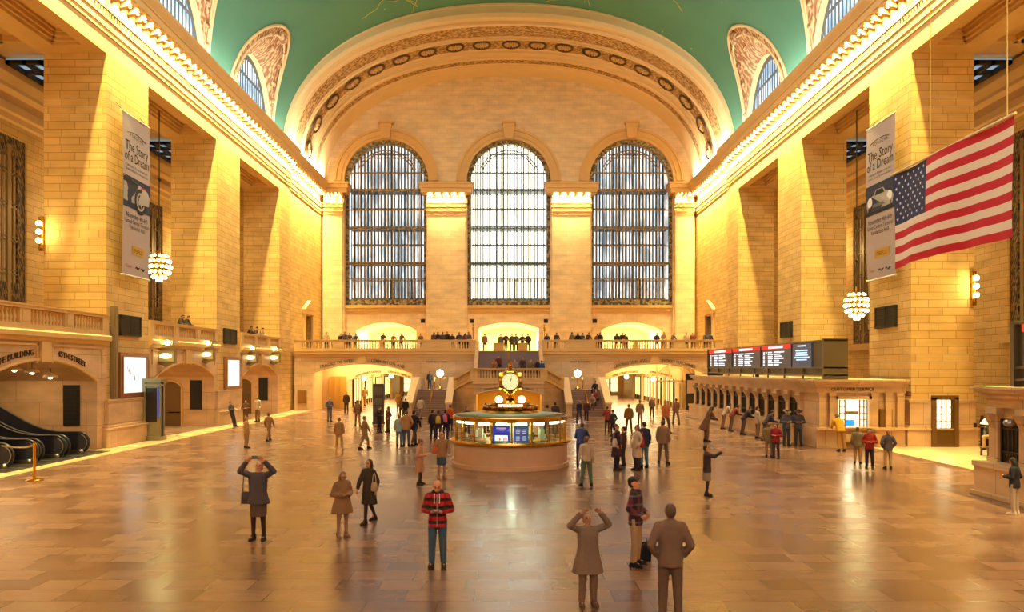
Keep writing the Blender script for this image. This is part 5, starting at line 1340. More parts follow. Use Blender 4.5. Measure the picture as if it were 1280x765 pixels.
TORSO = [(.84, .135, .1, .01), (.93, .155, .112, .005), (1.04, .135, .098, .0), (1.16, .137, .1, 0), (1.28, .158, .108, .005), (1.38, .165, .095, .01), (1.43, .12, .075, .012), (1.46, .065, .06, .012)]
MC = {}
def body_mesh(kind, vox):
    key = ('body', kind, vox)
    if key in MC: return MC[key]
    P = pose(kind); b = MB(); upper(b, P, TORSO); arms(b, P, .048, .038, .026)
    M = up(P)
    for s, k in ((1, 'a'), (-1, 'b')):
        hand(b, P['wr'+k], P['hd'+k], P['hn'+k], s, M)
        b.cap(P['hp'+k], P['kn'+k], .08, .055, 12); b.cap(P['kn'+k], P['an'+k], .054, .033, 12); b.cap(P['an'+k]+V((0, .02, -.02)), P['an'+k].lerp(P['to'+k], .55)+V((0, 0, .005)), .03, .024, 10)
        i0 = len(b.v); b.cap(P['sh'+k]*1, V((0, .012, 1.42)), .05, .06, 10); b.xf(M, i0)
    i0 = len(b.v); b.cap(V((0, .015, 1.40)), V((0, .0, 1.53)), .058, .05, 12); b.xf(M, i0)
    i0 = len(b.v)
    b.ball((0, .012, 1.618), (.076, .094, .10), 18, 14); b.ball((0, -.022, 1.555), (.058, .066, .066), 16, 12); b.ball((0, -.058, 1.522), (.03, .028, .022), 10, 8)
    b.cap(V((0, -.082, 1.60)), V((0, -.112, 1.566)), .010, .016, 8)
    for s in (-1, 1): b.ball((s*.079, .012, 1.59), (.012, .022, .034), 8, 8); b.ball((s*.03, -.077, 1.612), (.018, .012, .009), 8, 6); b.ball((s*.032, -.084, 1.628), (.024, .008, .006), 8, 6)
    b.ball((0, -.083, 1.537), (.024, .012, .010), 8, 6)
    b.xf(headM(P), i0)
    me = remesh(b, vox, 'body', 3); inv = headM(P).inverted()
    for m in (EYE_M, EYE_M, LIP_M): me.materials.append(m)
    me.materials.clear()
    for m in (skin('#c98f6c'), EYE_M, LIP_M): me.materials.append(m)
    for p in me.polygons:
        c = inv @ p.center; p.material_index = 0
        if c.y < -.05 and 1.5 < c.z < 1.66:
            if abs(abs(c.x)-.031) < .016 and abs(c.z-1.607) < .008: p.material_index = 1
            elif abs(abs(c.x)-.033) < .024 and abs(c.z-1.630) < .006: p.material_index = 1
            elif abs(c.x) < .024 and abs(c.z-1.537) < .008 and c.y < -.075: p.material_index = 2
    MC[key] = me
    return me
TOPS = {'flared_jacket': [(.80, .255, .175, .012), (.93, .215, .15, .008), (1.06, .185, .135, 0), (1.2, .19, .135, 0), (1.32, .2, .13, .005), (1.405, .188, .112, .012), (1.45, .13, .088, .014), (1.49, .08, .078, .014)],
        'jacket': [(.80, .185, .138, .008), (.93, .185, .138, .005), (1.06, .168, .125, 0), (1.2, .178, .13, 0), (1.32, .195, .128, .005), (1.405, .185, .11, .012), (1.45, .13, .088, .014), (1.49, .08, .078, .014)],
        'shirt': [(.87, .168, .125, .008), (.95, .17, .125, .005), (1.06, .155, .115, 0), (1.2, .162, .12, 0), (1.32, .182, .12, .005), (1.40, .178, .105, .012), (1.44, .125, .082, .014), (1.47, .075, .07, .014)],
        'coat': [(.50, .235, .185, .02), (.7, .215, .165, .015), (.93, .19, .142, .008), (1.08, .168, .125, 0), (1.2, .178, .13, 0), (1.32, .195, .128, .005), (1.405, .185, .11, .012), (1.45, .13, .088, .014), (1.49, .08, .078, .014)],
        'bigcoat': [(.62, .30, .22, .02), (.78, .27, .19, .015), (.95, .225, .155, .008), (1.1, .195, .138, 0), (1.22, .195, .138, 0), (1.33, .205, .132, .005), (1.41, .19, .112, .012), (1.45, .13, .09, .014), (1.49, .08, .078, .014)]}
def top_mesh(kind, top, vox):
    key = (top, kind, vox)
    if key in MC: return MC[key]
    P = pose(kind); b = MB(); secs = TOPS['jacket' if top == 'hoodie' else top]
    if kind in ('sit',) : secs = [x for x in secs if x[0] > .85]; secs = [(.87,)+secs[0][1:]]+secs
    upper(b, P, secs); th = {'shirt': (.062, .053, .042)}.get(top, (.073, .064, .054)); arms(b, P, *th, f=.97, end=False)
    i0 = len(b.v)
    for k in 'ab': b.cap(P['sh'+k], V((0, .012, 1.41)), th[0]*.95, .075, 10)
    if top == 'hoodie': b.path([V((.085*cos(a), .02+.075*sin(a), 1.475+.02*sin(a))) for a in [pi*i/10-.25 for i in range(0, 13)]], .036, 8); b.ball((0, .1, 1.44), (.09, .045, .07), 10, 8)
    b.xf(up(P), i0)
    MC[key] = remesh(b, vox, top, 3)
    return MC[key]
def bottom_mesh(kind, bot, vox):
    key = (bot, kind, vox)
    if key in MC: return MC[key]
    P = pose(kind); b = MB()
    if bot == 'skirt' or bot == 'flared_skirt':
        lo = .52; f = .235 if bot == 'flared_skirt' else .178
        b.sec([(0, .01, lo, f, f*.8), (0, .01, .75, (f+.178)/2, .145), (0, .008, .93, .175, .13), (0, 0, 1.05, .145, .108)], 20, 2.2)
    elif bot == 'trousers':
        i0 = len(b.v); b.sec([(0, .005, .80, .165, .115), (0, .005, .93, .172, .125), (0, 0, 1.04, .15, .112)], 18, 2.3); b.xf(up(P) if P['drop'] else Matrix.Identity(4), i0)
        for k in 'ab': b.cap(P['hp'+k]+V((0, .005, 0)), P['kn'+k], .098, .078, 12); b.cap(P['kn'+k], P['an'+k].lerp(P['kn'+k], .0), .078, .062, 12, False)
    else:
        for k in 'ab': b.cap(P['hp'+k], P['kn'+k], .084, .06, 12); b.cap(P['kn'+k], P['an'+k], .058, .041, 12)
    MC[key] = remesh(b, vox, bot, 3)
    return MC[key]
def shoe_mesh(kind, k, heel=False):
    key = ('shoe', kind, k, heel)
    if key in MC: return MC[key]
    P = pose(kind); b = MB(); a, t = P['an'+k], P['to'+k]; d = V((t.x-a.x, t.y-a.y, 0)).normalized(); g = min(a.z-.085, t.z-.035)
    M = Matrix((V((-d.y, d.x, 0)), d, V((0, 0, 1)))).transposed().to_4x4(); M.translation = (a.x, a.y, a.z-.085 if kind != 'walk' else g)
    b.sec([(0, .055, 0, .05, .15), (0, .055, .03, .054, .15), (0, .04, .06, .05, .125), (0, .0, .09, .05, .07), (0, -.01, .13, .05, .06)], 14, 2.4)
    b.xf(M); MC[key] = remesh(b, .012, 'shoe', 2)
    return MC[key]
def hair_mesh(kind, style):
    key = (style, kind)
    if key in MC: return MC[key]
    P = pose(kind); b = MB()
    if style in ('short', 'cap', 'hat', 'long', 'bun', 'hood'): b.ball((0, .028, 1.64), (.083, .092, .088), 16, 12); b.ball((0, .055, 1.6), (.078, .065, .085), 14, 10)
    if style == 'long': b.ball((0, .06, 1.53), (.095, .06, .15), 14, 10); b.ball((.075, .025, 1.56), (.024, .05, .11), 10, 8); b.ball((-.075, .025, 1.56), (.024, .05, .11), 10, 8)
    if style == 'bun': b.ball((0, .12, 1.66), (.045, .045, .045), 10, 8)
    if style == 'cap': b.ball((0, .012, 1.665), (.088, .1, .075), 16, 10); b.ball((0, -.1, 1.655), (.06, .07, .012), 12, 6)
    if style == 'hat': b.ball((0, .012, 1.69), (.085, .095, .075), 16, 10); b.lathe([(.02, 0), (.19, -.005), (.2, .005), (.19, .012), (.02, .015)], (0, .012, 1.66), 24)
    if style == 'hood': b.ball((0, .03, 1.6), (.1, .105, .13), 14, 10)
    b.xf(headM(P)); MC[key] = remesh(b, .012, style+'_hair', 3)
    return MC[key]
PEOPLE = {}
def person(px, fy, hy, kind, rz, top, topc, bot, botc, label, hair='short', hairc='#2a1d16', sk='#c98f6c', shoec='#211c1a', legc='#2a2428', group=None, z=0, Y=None, X=None, hi=False, sc=None, key=None, near=True):
    if Y is None: Y = (EYE-z)*F/(fy-HY)
    if X is None: X = (px-CX)*Y/F
    if sc is None: sc = max(.86, min(1.1, (fy-hy)/F*Y/1.72))
    o = thing('person', (X, Y, z), label, 'person', group, radians(rz)); o.scale = (sc, sc, sc)
    vox = .0085 if hi else .0155
    def part(nm, me, m, slot=True):
        p = bpy.data.objects.new(nm, me); COL.objects.link(p); p.parent = o
        if slot:
            if not me.materials: me.materials.append(None)
            p.material_slots[0].link = 'OBJECT'; p.material_slots[0].material = m
        return p
    part('body', body_mesh(kind, vox), skin(sk))
    part({'shirt': 'shirt', 'jacket': 'jacket', 'hoodie': 'hooded_jacket', 'flared_jacket': 'jacket'}.get(top, 'coat'), top_mesh(kind, top, .013 if hi else .02), topc if not isinstance(topc, str) else cloth(topc))
    if 'skirt' in bot:
        part('skirt', bottom_mesh(kind, bot, .014 if hi else .02), cloth(botc)); part('stockings', bottom_mesh(kind, 'stockings', .013 if hi else .016), cloth(legc))
    elif bot == 'bare': part('stockings', bottom_mesh(kind, 'stockings', .013 if hi else .016), cloth(legc))
    else: part('trousers', bottom_mesh(kind, 'trousers', .013 if hi else .02), cloth(botc))
    for k in 'ab': part('shoe', shoe_mesh(kind, k), cloth(shoec))
    if hair != 'bald': part('hair' if hair in ('short', 'long', 'bun') else hair, hair_mesh(kind, hair), plain('hair_'+hairc[1:], hairc, .6))
    if key: PEOPLE[key] = (o, kind)
    return o
def onp(key, p):
    o, kind = PEOPLE[key]
    return Matrix.Translation(o.location) @ Matrix.Rotation(o.rotation_euler.z, 4, 'Z') @ Matrix.Diagonal((*o.scale, 1)) @ V(p)
def prop(key, name, p, label, cat, mesh_fn):
    o, kind = PEOPLE[key]; t = thing(name, onp(key, p), label, cat, None, o.rotation_euler.z); t.scale = o.scale; mesh_fn(t)
    return t
def lp(b, nm, m, t, sm=False): 
    o = bpy.data.objects.new(nm, b.mesh(nm, m, smooth=sm)); COL.objects.link(o); o.parent = t
    return o
def mk_phone(t, tilt=70):
    b = MB(); b.sec([(0, 0, -.005, .075, .038), (0, 0, .005, .075, .038)], 12, 6); b.xf(Matrix.Rotation(radians(tilt), 4, 'X')); lp(b, 'case', plain('phone_teal_case', '#2e6a68', .4), t)
    b = MB(); b.box(-.066, .066, -.033, .033, .005, .0065); b.xf(Matrix.Rotation(radians(tilt), 4, 'X')); lp(b, 'screen', plain('phone_screen', '#20242c', .2), t)
def mk_bag(col, w=.17, h=.14, d=.05, strap=.4):
    def f(t):
        b = MB(); b.sec([(0, 0, -h, w*1.05, d), (0, 0, -h*.9, w*1.1, d*1.15), (0, 0, h*.5, w, d), (0, 0, h, w*.85, d*.5)], 16, 3.5); lp(b, 'bag_body', cloth(col), t, 'auto')
        b = MB(); b.path([(-w*.7, 0, h*.9)]+[(-w*.7*cos(a), 0, h*.9+strap*sin(a)) for a in [pi*i/10 for i in range(1, 10)]]+[(w*.7, 0, h*.9)], .012, 6); lp(b, 'strap', cloth(col), t)
        b = MB(); b.box(-w*.7, w*.7, -d*1.25, -d*1.05, -h*.6, h*.1); lp(b, 'pocket', cloth(col), t)
    return f
def mk_pack(col):
    def f(t):
        b = MB(); b.sec([(0, 0, -.21, .12, .05), (0, .02, -.19, .145, .085), (0, .02, .08, .14, .085), (0, .01, .19, .11, .06), (0, 0, .22, .06, .03)], 16, 3); lp(b, 'pack_body', cloth(col), t, 'auto')
        b = MB(); b.sec([(0, .09, -.15, .09, .03), (0, .095, -.02, .09, .035), (0, .09, .01, .07, .02)], 12, 3); lp(b, 'pocket', cloth(col), t, 'auto')
        b = MB(); b.path([(0, -.0, .2), (.03, 0, .25), (0, 0, .27), (-.03, 0, .25), (0, 0, .2)], .01, 6); lp(b, 'grab_loop', cloth(col), t)
    return f

# ---- foreground figures
person(547, 709, 599, 'phone', 0, 'hoodie', banded('red_black_bands', '#b3202a', '#1d1416', .145, .42, '#571118'), 'trousers', '#3d5573', 'bald man in a red and black striped hooded jacket and jeans looking at his phone', 'bald', sk='#d99a78', shoec='#3b332e', hi=True, key='man1')
prop('man1', 'phone', (0, -.315, 1.165), 'little dark phone in the hands of the man in the striped jacket', 'phone', lambda t: mk_phone(t, 35))
for s in (-1, 1):
    pass
t = thing('hood_cords', onp('man1', (0, -.14, 1.36)), '', ''); 
for k in ('label', 'category'):
    if k in t: del t[k]
t.parent = PEOPLE['man1'][0]; t.location = (0, 0, 0); t.rotation_euler = (0, 0, 0)
for x in (-.045, .045):
    b = MB(); b.path([(x, -.118, 1.46), (x*1.15, -.142, 1.38), (x*1.1, -.15, 1.27)], .008, 6); o = lp(b, 'hood_cord', cloth('#e8e2da'), PEOPLE['man1'][0])
b = MB(); b.path([(0, -.128, 1.44), (0, -.148, 1.3), (0, -.142, 1.1), (0, -.15, .82)], .006, 5); lp(b, 'zip', cloth('#c8a9a0'), PEOPLE['man1'][0])
bpy.data.objects.remove(t)
person(323, 675, 577, 'raise', 0, 'flared_jacket', '#4a4654', 'skirt', '#5c4a43', 'woman in a dark blue grey jacket and grey skirt holding a phone up high', 'short', '#5a3d2c', sk='#d08c6c', shoec='#2a2020', legc='#3a2a26', hi=True, key='woman1')
prop('woman1', 'phone', (0, -.235, 1.84), 'phone held overhead by the woman in the blue grey jacket', 'phone', lambda t: mk_phone(t, 75))
prop('woman1', 'shoulder_bag', (-.27, .0, .93), 'dark shoulder bag at the hip of the woman holding a phone up high', 'bag', mk_bag('#4a4048', .1, .13, .05, .5))
person(795, 707, 596, 'lookup', 65, 'jacket', banded('dark_plaid', '#2c2230', '#59566e', .17, .22, '#7a2e3a'), 'trousers', '#a58a70', 'man in a dark cap, plaid jacket and khaki trousers looking up to the right', 'cap', '#241c22', sk='#cf9070', shoec='#1e2030', hi=True, key='man2')
o = thing('black_bag', (at(806, 700, 14.5).x, 14.55, .0), 'black bag standing on the floor behind the man in khaki trousers', 'bag'); 
b = MB(); b.sec([(0, 0, 0, .13, .1), (0, 0, .2, .14, .11), (0, 0, .32, .11, .08), (0, 0, .36, .05, .04)], 16, 3); lp(b, 'bag_body', cloth('#1f1c24'), o, 'auto')
b = MB(); b.path([(-.06, 0, .34), (-.04, 0, .44), (.04, 0, .44), (.06, 0, .34)], .012, 6); lp(b, 'handle', cloth('#1f1c24'), o)
person(735, 757, 642, 'raise', 10, 'bigcoat', '#7c6a62', 'trousers', '#7d6458', 'blurred looking person in a wide grey brown coat with both arms up, nearest the camera', 'short', '#7a5a4c', sk='#b0806a', shoec='#5c4a46', hi=True)
person(838, 775, 643, 'pocket', 175, 'jacket', '#77615a', 'trousers', '#6c564e', 'man in a plain dark suit seen from behind at the lower edge of the photo', 'short', '#584440', sk='#8d6858', shoec='#4a3c3a', sc=1.02)
person(428, 671, 590, 'phone', 40, 'bigcoat', '#8a6a52', 'bare', '', 'person in a pale brown knee length coat left of the woman in black', 'long', '#7c6050', sk='#b98a6a', shoec='#8d6a52', legc='#a07a5e')
person(461, 653, 574, 'walk', -35, 'coat', '#383230', 'flared_skirt', '#3d3633', 'woman in a black flared coat and black stockings walking left', 'long', '#3c2a20', shoec='#2b2422', legc='#39302c', key='woman3')
prop('woman3', 'shoulder_bag', (.26, -.05, 1.0), 'pale handbag on the arm of the woman in the black flared coat', 'bag', mk_bag('#b49a84', .09, .12, .05, .25))
person(884, 620, 556, 'onearm', 75, 'jacket', '#3d3438', 'skirt', '#8d8078', 'woman in a short dark jacket and grey skirt aiming a phone to the right', 'short', '#2a2022', shoec='#2c2426', legc='#3c3236', key='woman4', hi=True)
prop('woman4', 'phone', (-.02, -.53, 1.58), 'phone held out by the woman in the short dark jacket and grey skirt', 'phone', lambda t: mk_phone(t, 80))
person(733, 608, 545, 'stride', 185, 'shirt', '#b5a594', 'trousers', '#5c6a5c', 'man in a pale grey shirt seen from behind right of the booth', 'short', '#5c4030', sk='#b98668')
person(716, 600, 527, 'lean', 165, 'jacket', '#2f3a68', 'trousers', '#3a3656', 'person in a bright blue jacket leaning on the booth ledge', 'short', '#2c221e', Y=28.4, X=2.78, sc=1.0)
person(771, 588, 530, 'pocket', 60, 'coat', '#3a2b3c', 'trousers', '#2c2430', 'person in a long dark plum coat with a white bag right of the booth', 'short', '#4a362a', key='plum')
prop('plum', 'shoulder_bag', (-.26, -.02, 1.05), 'white bag on the arm of the person in the plum coat', 'bag', mk_bag('#c9bcb4', .12, .15, .06, .3))
person(779, 583, 533, 'stand', 250, 'jacket', '#57403c', 'trousers', '#4a3834', 'brown jacketed companion just behind the person in the plum coat', 'short', '#38281e')
person(796, 588, 531, 'pocket', -70, 'coat', '#cdb5a2', 'trousers', '#3c2f3c', 'woman in a pale pink cream coat facing the person in plum', 'long', '#6c4a34', key='cream')
prop('cream', 'shoulder_bag', (.25, .08, 1.05), 'red bag on the shoulder of the woman in the pale cream coat', 'bag', mk_bag('#9c3a34', .11, .16, .06, .3))
person(805, 585, 527, 'stand', 200, 'jacket', '#2b2f4a', 'trousers', '#4a6a88', 'man in a navy jacket and blue jeans behind the pale cream coat', 'short', '#2a1e18')
person(829, 580, 525, 'stride', 150, 'jacket', '#8a6c58', 'trousers', '#6b5a50', 'man in a tan brown jacket standing alone with feet apart right of the navy jacket', 'short', '#4a3428')
person(525, 606, 549, 'phone', 80, 'coat', '#b98a70', 'bare', '', 'woman in a pale pink coat and dark stockings facing the booth', 'bun', '#6c4a38', shoec='#3a302e', legc='#4a4448')
person(552, 599, 540, 'pocket', 30, 'jacket', '#9a7458', 'skirt', '#3c5470', 'woman in a tan top and blue skirt beside the left of the booth', 'long', '#9a7050', legc='#b48a70', shoec='#b06a54', key='blueskirt')
prop('blueskirt', 'shoulder_bag', (-.26, -.02, 1.08), 'orange bag of the woman in the blue skirt', 'bag', mk_bag('#b8603c', .13, .12, .06, .3))
person(499, 558, 518, 'stand', 175, 'jacket', '#8fa0a8', 'trousers', '#5c6a80', 'person in a light blue jacket, left of the tan jacket in the group of three', 'short', '#7a5a40')
person(508, 558, 513, 'pocket', 185, 'jacket', '#a97c4c', 'trousers', '#4a5478', 'man in a tan jacket and jeans seen from behind in the group of three', 'short', '#5a4030')
person(518, 557, 513, 'walk', 150, 'jacket', '#2b2630', 'trousers', '#4c4038', 'person in a near black jacket, right of the tan jacket in the group of three', 'short', '#2c201a')
person(474, 541, 508, 'phone', 60, 'jacket', '#32282c', 'trousers', '#2e262a', 'person in dark clothes in front of the information totem', 'short', '#2c1e18')
person(485, 540, 508, 'pocket', -50, 'jacket', '#6c4c3a', 'trousers', '#5e4436', 'person in a russet jacket beside the information totem', 'long', '#3c261a')
person(412, 527, 497, 'phone', 40, 'jacket', '#51586c', 'trousers', '#5b617a', 'grey haired man in denim blue standing before the left balcony arch', 'short', '#cfc0aa')
person(433, 516, 490, 'stand', 0, 'jacket', '#4a3426', 'trousers', '#3f2e24', 'dark brown clad person at the mouth of the left balcony arch, nearest its jamb', 'short', '#2c1e14')
person(424, 562, 522, 'stride', 180, 'jacket', '#9a7650', 'trousers', '#b58c5c', 'person in a faded brown jacket and beige trousers in the middle of the left floor', 'short', '#7c5c40', shoec='#d8b890')
person(456, 561, 520, 'walk', 120, 'coat', '#8a6a48', 'trousers', '#94703f', 'person in a faded olive coat between the beige trousers and the totem', 'short', '#6c5038')
person(447, 533, 500, 'walk', 200, 'jacket', '#7d5c38', 'trousers', '#86643c', 'faded brown person walking into the left balcony arch', 'short', '#5c4028')
person(541, 549, 512, 'stand', 160, 'jacket', '#2a2430', 'trousers', '#2c2834', 'person in black at the left end of the group by the booth', 'short', '#2a1c14')
person(548, 551, 513, 'stand', 180, 'jacket', '#312a34', 'trousers', '#3a3440', 'person wearing a yellow backpack by the booth', 'short', '#2c1c12', key='ypack')
prop('ypack', 'backpack', (0, .16, 1.2), 'yellow backpack by the left of the booth', 'backpack', mk_pack('#c9a03a'))
person(557, 549, 512, 'stand', 170, 'jacket', '#2c2a40', 'trousers', '#34304a', 'person wearing a pink backpack by the booth', 'short', '#2c1e16', key='ppack')
prop('ppack', 'backpack', (0, .16, 1.2), 'pink backpack close against the left of the booth', 'backpack', mk_pack('#d0688a'))
person(563, 538, 506, 'stand', 150, 'jacket', '#c0542c', 'trousers', '#3c3440', 'person in an orange jacket at the foot of the left stair flight', 'short', '#3a261a')
person(456, 508, 484, 'walk', 180, 'jacket', '#8d6a3c', 'trousers', '#80602f', 'golden brown figure walking deep inside the left arch', 'short', '#5c401f', Y=74)
person(498, 511, 487, 'walk', 10, 'jacket', '#a4762e', 'trousers', '#946a2a', 'ochre clad figure beside the stair parapet in the left arch', 'short', '#6a4820', Y=65)
person(507, 524, 500, 'stand', 190, 'jacket', '#2f2624', 'trousers', '#332a28', 'person in a black jacket at the foot of the left stair parapet', 'short', '#2a1a14', Y=56.0)
person(502, 523, 499, 'stand', 170, 'jacket', '#6b4c33', 'trousers', '#54402f', 'brown clad person left of the black jacket at the stair parapet', 'short', '#3c281c', Y=57.2)
person(526, 528, 500, 'walk', 160, 'jacket', '#b8a490', 'trousers', '#7a6a60', 'person in a pale jacket about to climb the left stair flight', 'short', '#4a362a', Y=54.5)
person(537, 487, 465, 'stand', 180, 'jacket', '#33323f', 'trousers', '#2e2c38', 'man in dark blue standing at the top of the left stair flight', 'short', '#2a2020', z=2.0, Y=62.9)
# right of the booth, stairs and passage
person(724, 532, 505, 'walk', 200, 'jacket', '#2e2a3a', 'trousers', '#38324a', 'person in dark navy at the foot of the right stair flight', 'short', '#a0704c', Y=51.5)
person(733, 532, 507, 'stand', 10, 'jacket', '#4b3034', 'trousers', '#3c2c32', 'person in a maroon jacket at the foot of the right stair flight', 'short', '#8a5434', Y=52.8)
person(750, 0, 0, 'sit', -30, 'jacket', '#302a38', 'trousers', '#2c2834', 'person in black sitting high on the right stair flight by the parapet', 'short', '#2a1e1a', z=1.5, Y=61.05, X=7.2, sc=1)
person(755, 0, 0, 'sit', -40, 'jacket', '#7d4a44', 'trousers', '#54484c', 'person in a dusty red top sitting midway on the right stair flight', 'short', '#9a7a60', z=.83, Y=59.75, X=7.15, sc=1)
person(742, 0, 0, 'sit', -10, 'jacket', '#9a7468', 'trousers', '#6c5a58', 'person in dusty pink sitting low on the right stair flight', 'short', '#c0a48c', z=.5, Y=59.1, X=6.7, sc=1)
person(759, 540, 508, 'phone', 150, 'jacket', '#8c3c38', 'trousers', '#34303a', 'person in a red top and dark trousers in front of the right stair parapet', 'short', '#3c2a20')
person(766, 545, 512, 'pocket', 210, 'jacket', '#3a3640', 'trousers', '#2e2a34', 'person in charcoal just right of the red top by the stair parapet', 'short', '#2c2420')
person(786, 541, 505, 'stride', 180, 'jacket', '#7c5a2c', 'trousers', '#6c4e30', 'ochre brown blurred figure in front of the right balcony arch', 'short', '#6a4a26')
person(800, 532, 500, 'walk', 170, 'jacket', '#8a6a50', 'trousers', '#76604f', 'pale brown figure walking into the right balcony arch', 'short', '#5c4434')
person(832, 541, 500, 'walk', 20, 'jacket', '#a8603c', 'trousers', '#5a3e42', 'figure in a rust orange jacket walking out of the right balcony arch', 'short', '#7a4c34')
person(845, 530, 498, 'walk', 190, 'jacket', '#7a5444', 'trousers', '#624a44', 'brown clad figure to the right of the rust orange jacket', 'short', '#503a30')
person(815, 521, 496, 'stand', 0, 'jacket', '#6c5848', 'trousers', '#5a483e', 'drab figure farthest back in the right balcony arch', 'short', '#4a382c')
person(883, 552, 500, 'lean', 100, 'coat', '#5c4238', 'trousers', '#6e5244', 'tall person in brown leaning at the far end of the ticket counter', 'long', '#2a1c18')
# people at the ticket counter, feet on the floor in front of it
for px, tc, bc, nm, kd in ((905, '#a89284', '#7c5c4c', 'pale grey top', 'counter'), (915, '#7c3a2c', '#5c4640', 'brick red top', 'counter'), (930, '#2f2c38', '#54423e', 'black jacket', 'counter'), (947, '#b09888', '#7d6254', 'pale pink grey top', 'stand'), (957, '#3a3440', '#6b4c3e', 'charcoal jacket', 'counter')):
    Yc = 13.4*F/(px-CX); person(px, 0, 0, kd, 90, 'jacket', tc, 'trousers', bc, f'person in a {nm} at the long ticket counter', 'short', '#2c201a', X=13.4, Y=Yc, sc=1)
for px, wd in ((983, 'left'), (998, 'right')):
    person(px, 557.4, 512, 'phone', 10 if wd == 'left' else -15, 'jacket', '#4a4c5c', 'trousers', '#3a3c4a', f'{wd} one of two uniformed people in wide brimmed hats before the ticket windows', 'hat', '#4a3a34')
person(976, 545, 506, 'stand', 60, 'jacket', '#7a5040', 'trousers', '#6c4a38', 'russet clad person just behind the two uniformed people', 'short', '#3a261c')
person(970, 573, 530, 'phone', -40, 'jacket', '#8c2c38', 'trousers', '#4a3a48', 'woman in a red jacket on the open floor left of the uniformed pair', 'long', '#3c2620')
person(961, 572, 530, 'stand', 160, 'jacket', '#7a6a4c', 'trousers', '#8a7058', 'person in olive standing close to the woman in the red jacket', 'short', '#6a5038')
person(1045, 0, 0, 'counter', 180, 'jacket', '#c98f1c', 'trousers', '#a87838', 'person in a yellow jacket bending to the customer service window', 'short', '#7a5a2c', X=15.15, Y=33.6, sc=1.05)
person(1072, 580, 540, 'stand', 150, 'jacket', '#7a6a50', 'trousers', '#9c7a54', 'faded person in olive and beige left of the red coat near customer service', 'short', '#5c4630')
person(1087, 585, 535, 'phone', -30, 'jacket', '#8e2a24', 'trousers', '#2f2834', 'woman in a dark red coat near customer service', 'short', '#2e201c')
person(1110, 586, 538, 'pocket', 170, 'jacket', '#4c4450', 'trousers', '#b0946c', 'person in a grey jacket and beige trousers near customer service', 'short', '#9a6c40')
person(1268, 643, 573, 'phone', 215, 'jacket', '#2c2a34', 'trousers', '#b5a08e', 'woman in a black jacket and cream trousers at the right edge', 'long', '#1f1818', shoec='#d8c4b0')
person(1229, 0, 0, 'stand', -20, 'jacket', '#6c4a30', 'trousers', '#4c3526', 'person in a peaked cap behind the dark counter in the right aisle', 'cap', '#3a281c', X=23.75, Y=36.6, sc=1.0)
person(1241, 572, 525, 'sit', -60, 'jacket', '#4a4a44', 'trousers', '#c0a070', 'seated person in grey green beside the corner of the nearer ticket office', 'short', '#8a8478', z=.42, Y=31.2, sc=1)
bb = MB(); qx = (1241-CX)*31.2/F
bb.box(qx-.3, qx+.3, 31.05, 31.6, .36, .42); 
for dx in (-.26, .26):
    for dy in (31.1, 31.55): bb.box(qx+dx-.03, qx+dx+.03, dy-.03, dy+.03, .061, .36)
tag(bb.build('wooden_stool', plain('stool_wood', '#6b4526', .5), org=(qx, 31.3, .06)), 'low wooden stool under the seated person by the nearer ticket office', 'stool')
# left side
person(290, 532, 500, 'slouch', 75, 'jacket', '#3a3030', 'trousers', '#332a2c', 'person in black leaning back on the plinth of the farther left pier', 'short', '#2a1c18', Y=47.7)
person(307, 530, 500, 'phone', 20, 'jacket', '#5a4030', 'trousers', '#6a4c34', 'person in dark brown standing right of the person leaning on the pier', 'short', '#2c1e16')
person(322, 527, 495, 'stand', -20, 'jacket', '#b59a80', 'trousers', '#6e5640', 'person in a pale jacket in front of the third left arch', 'long', '#4a3424')
person(308, 560, 527, 'stand', 130, 'jacket', '#a57c50', 'trousers', '#94704c', 'faded tan figure on the open floor in front of the third left arch', 'short', '#7a5c3c')
person(336, 551, 517, 'walk', 160, 'jacket', '#8d6844', 'trousers', '#80603f', 'faded brown figure on the open floor right of the tan one', 'short', '#6a4c30')
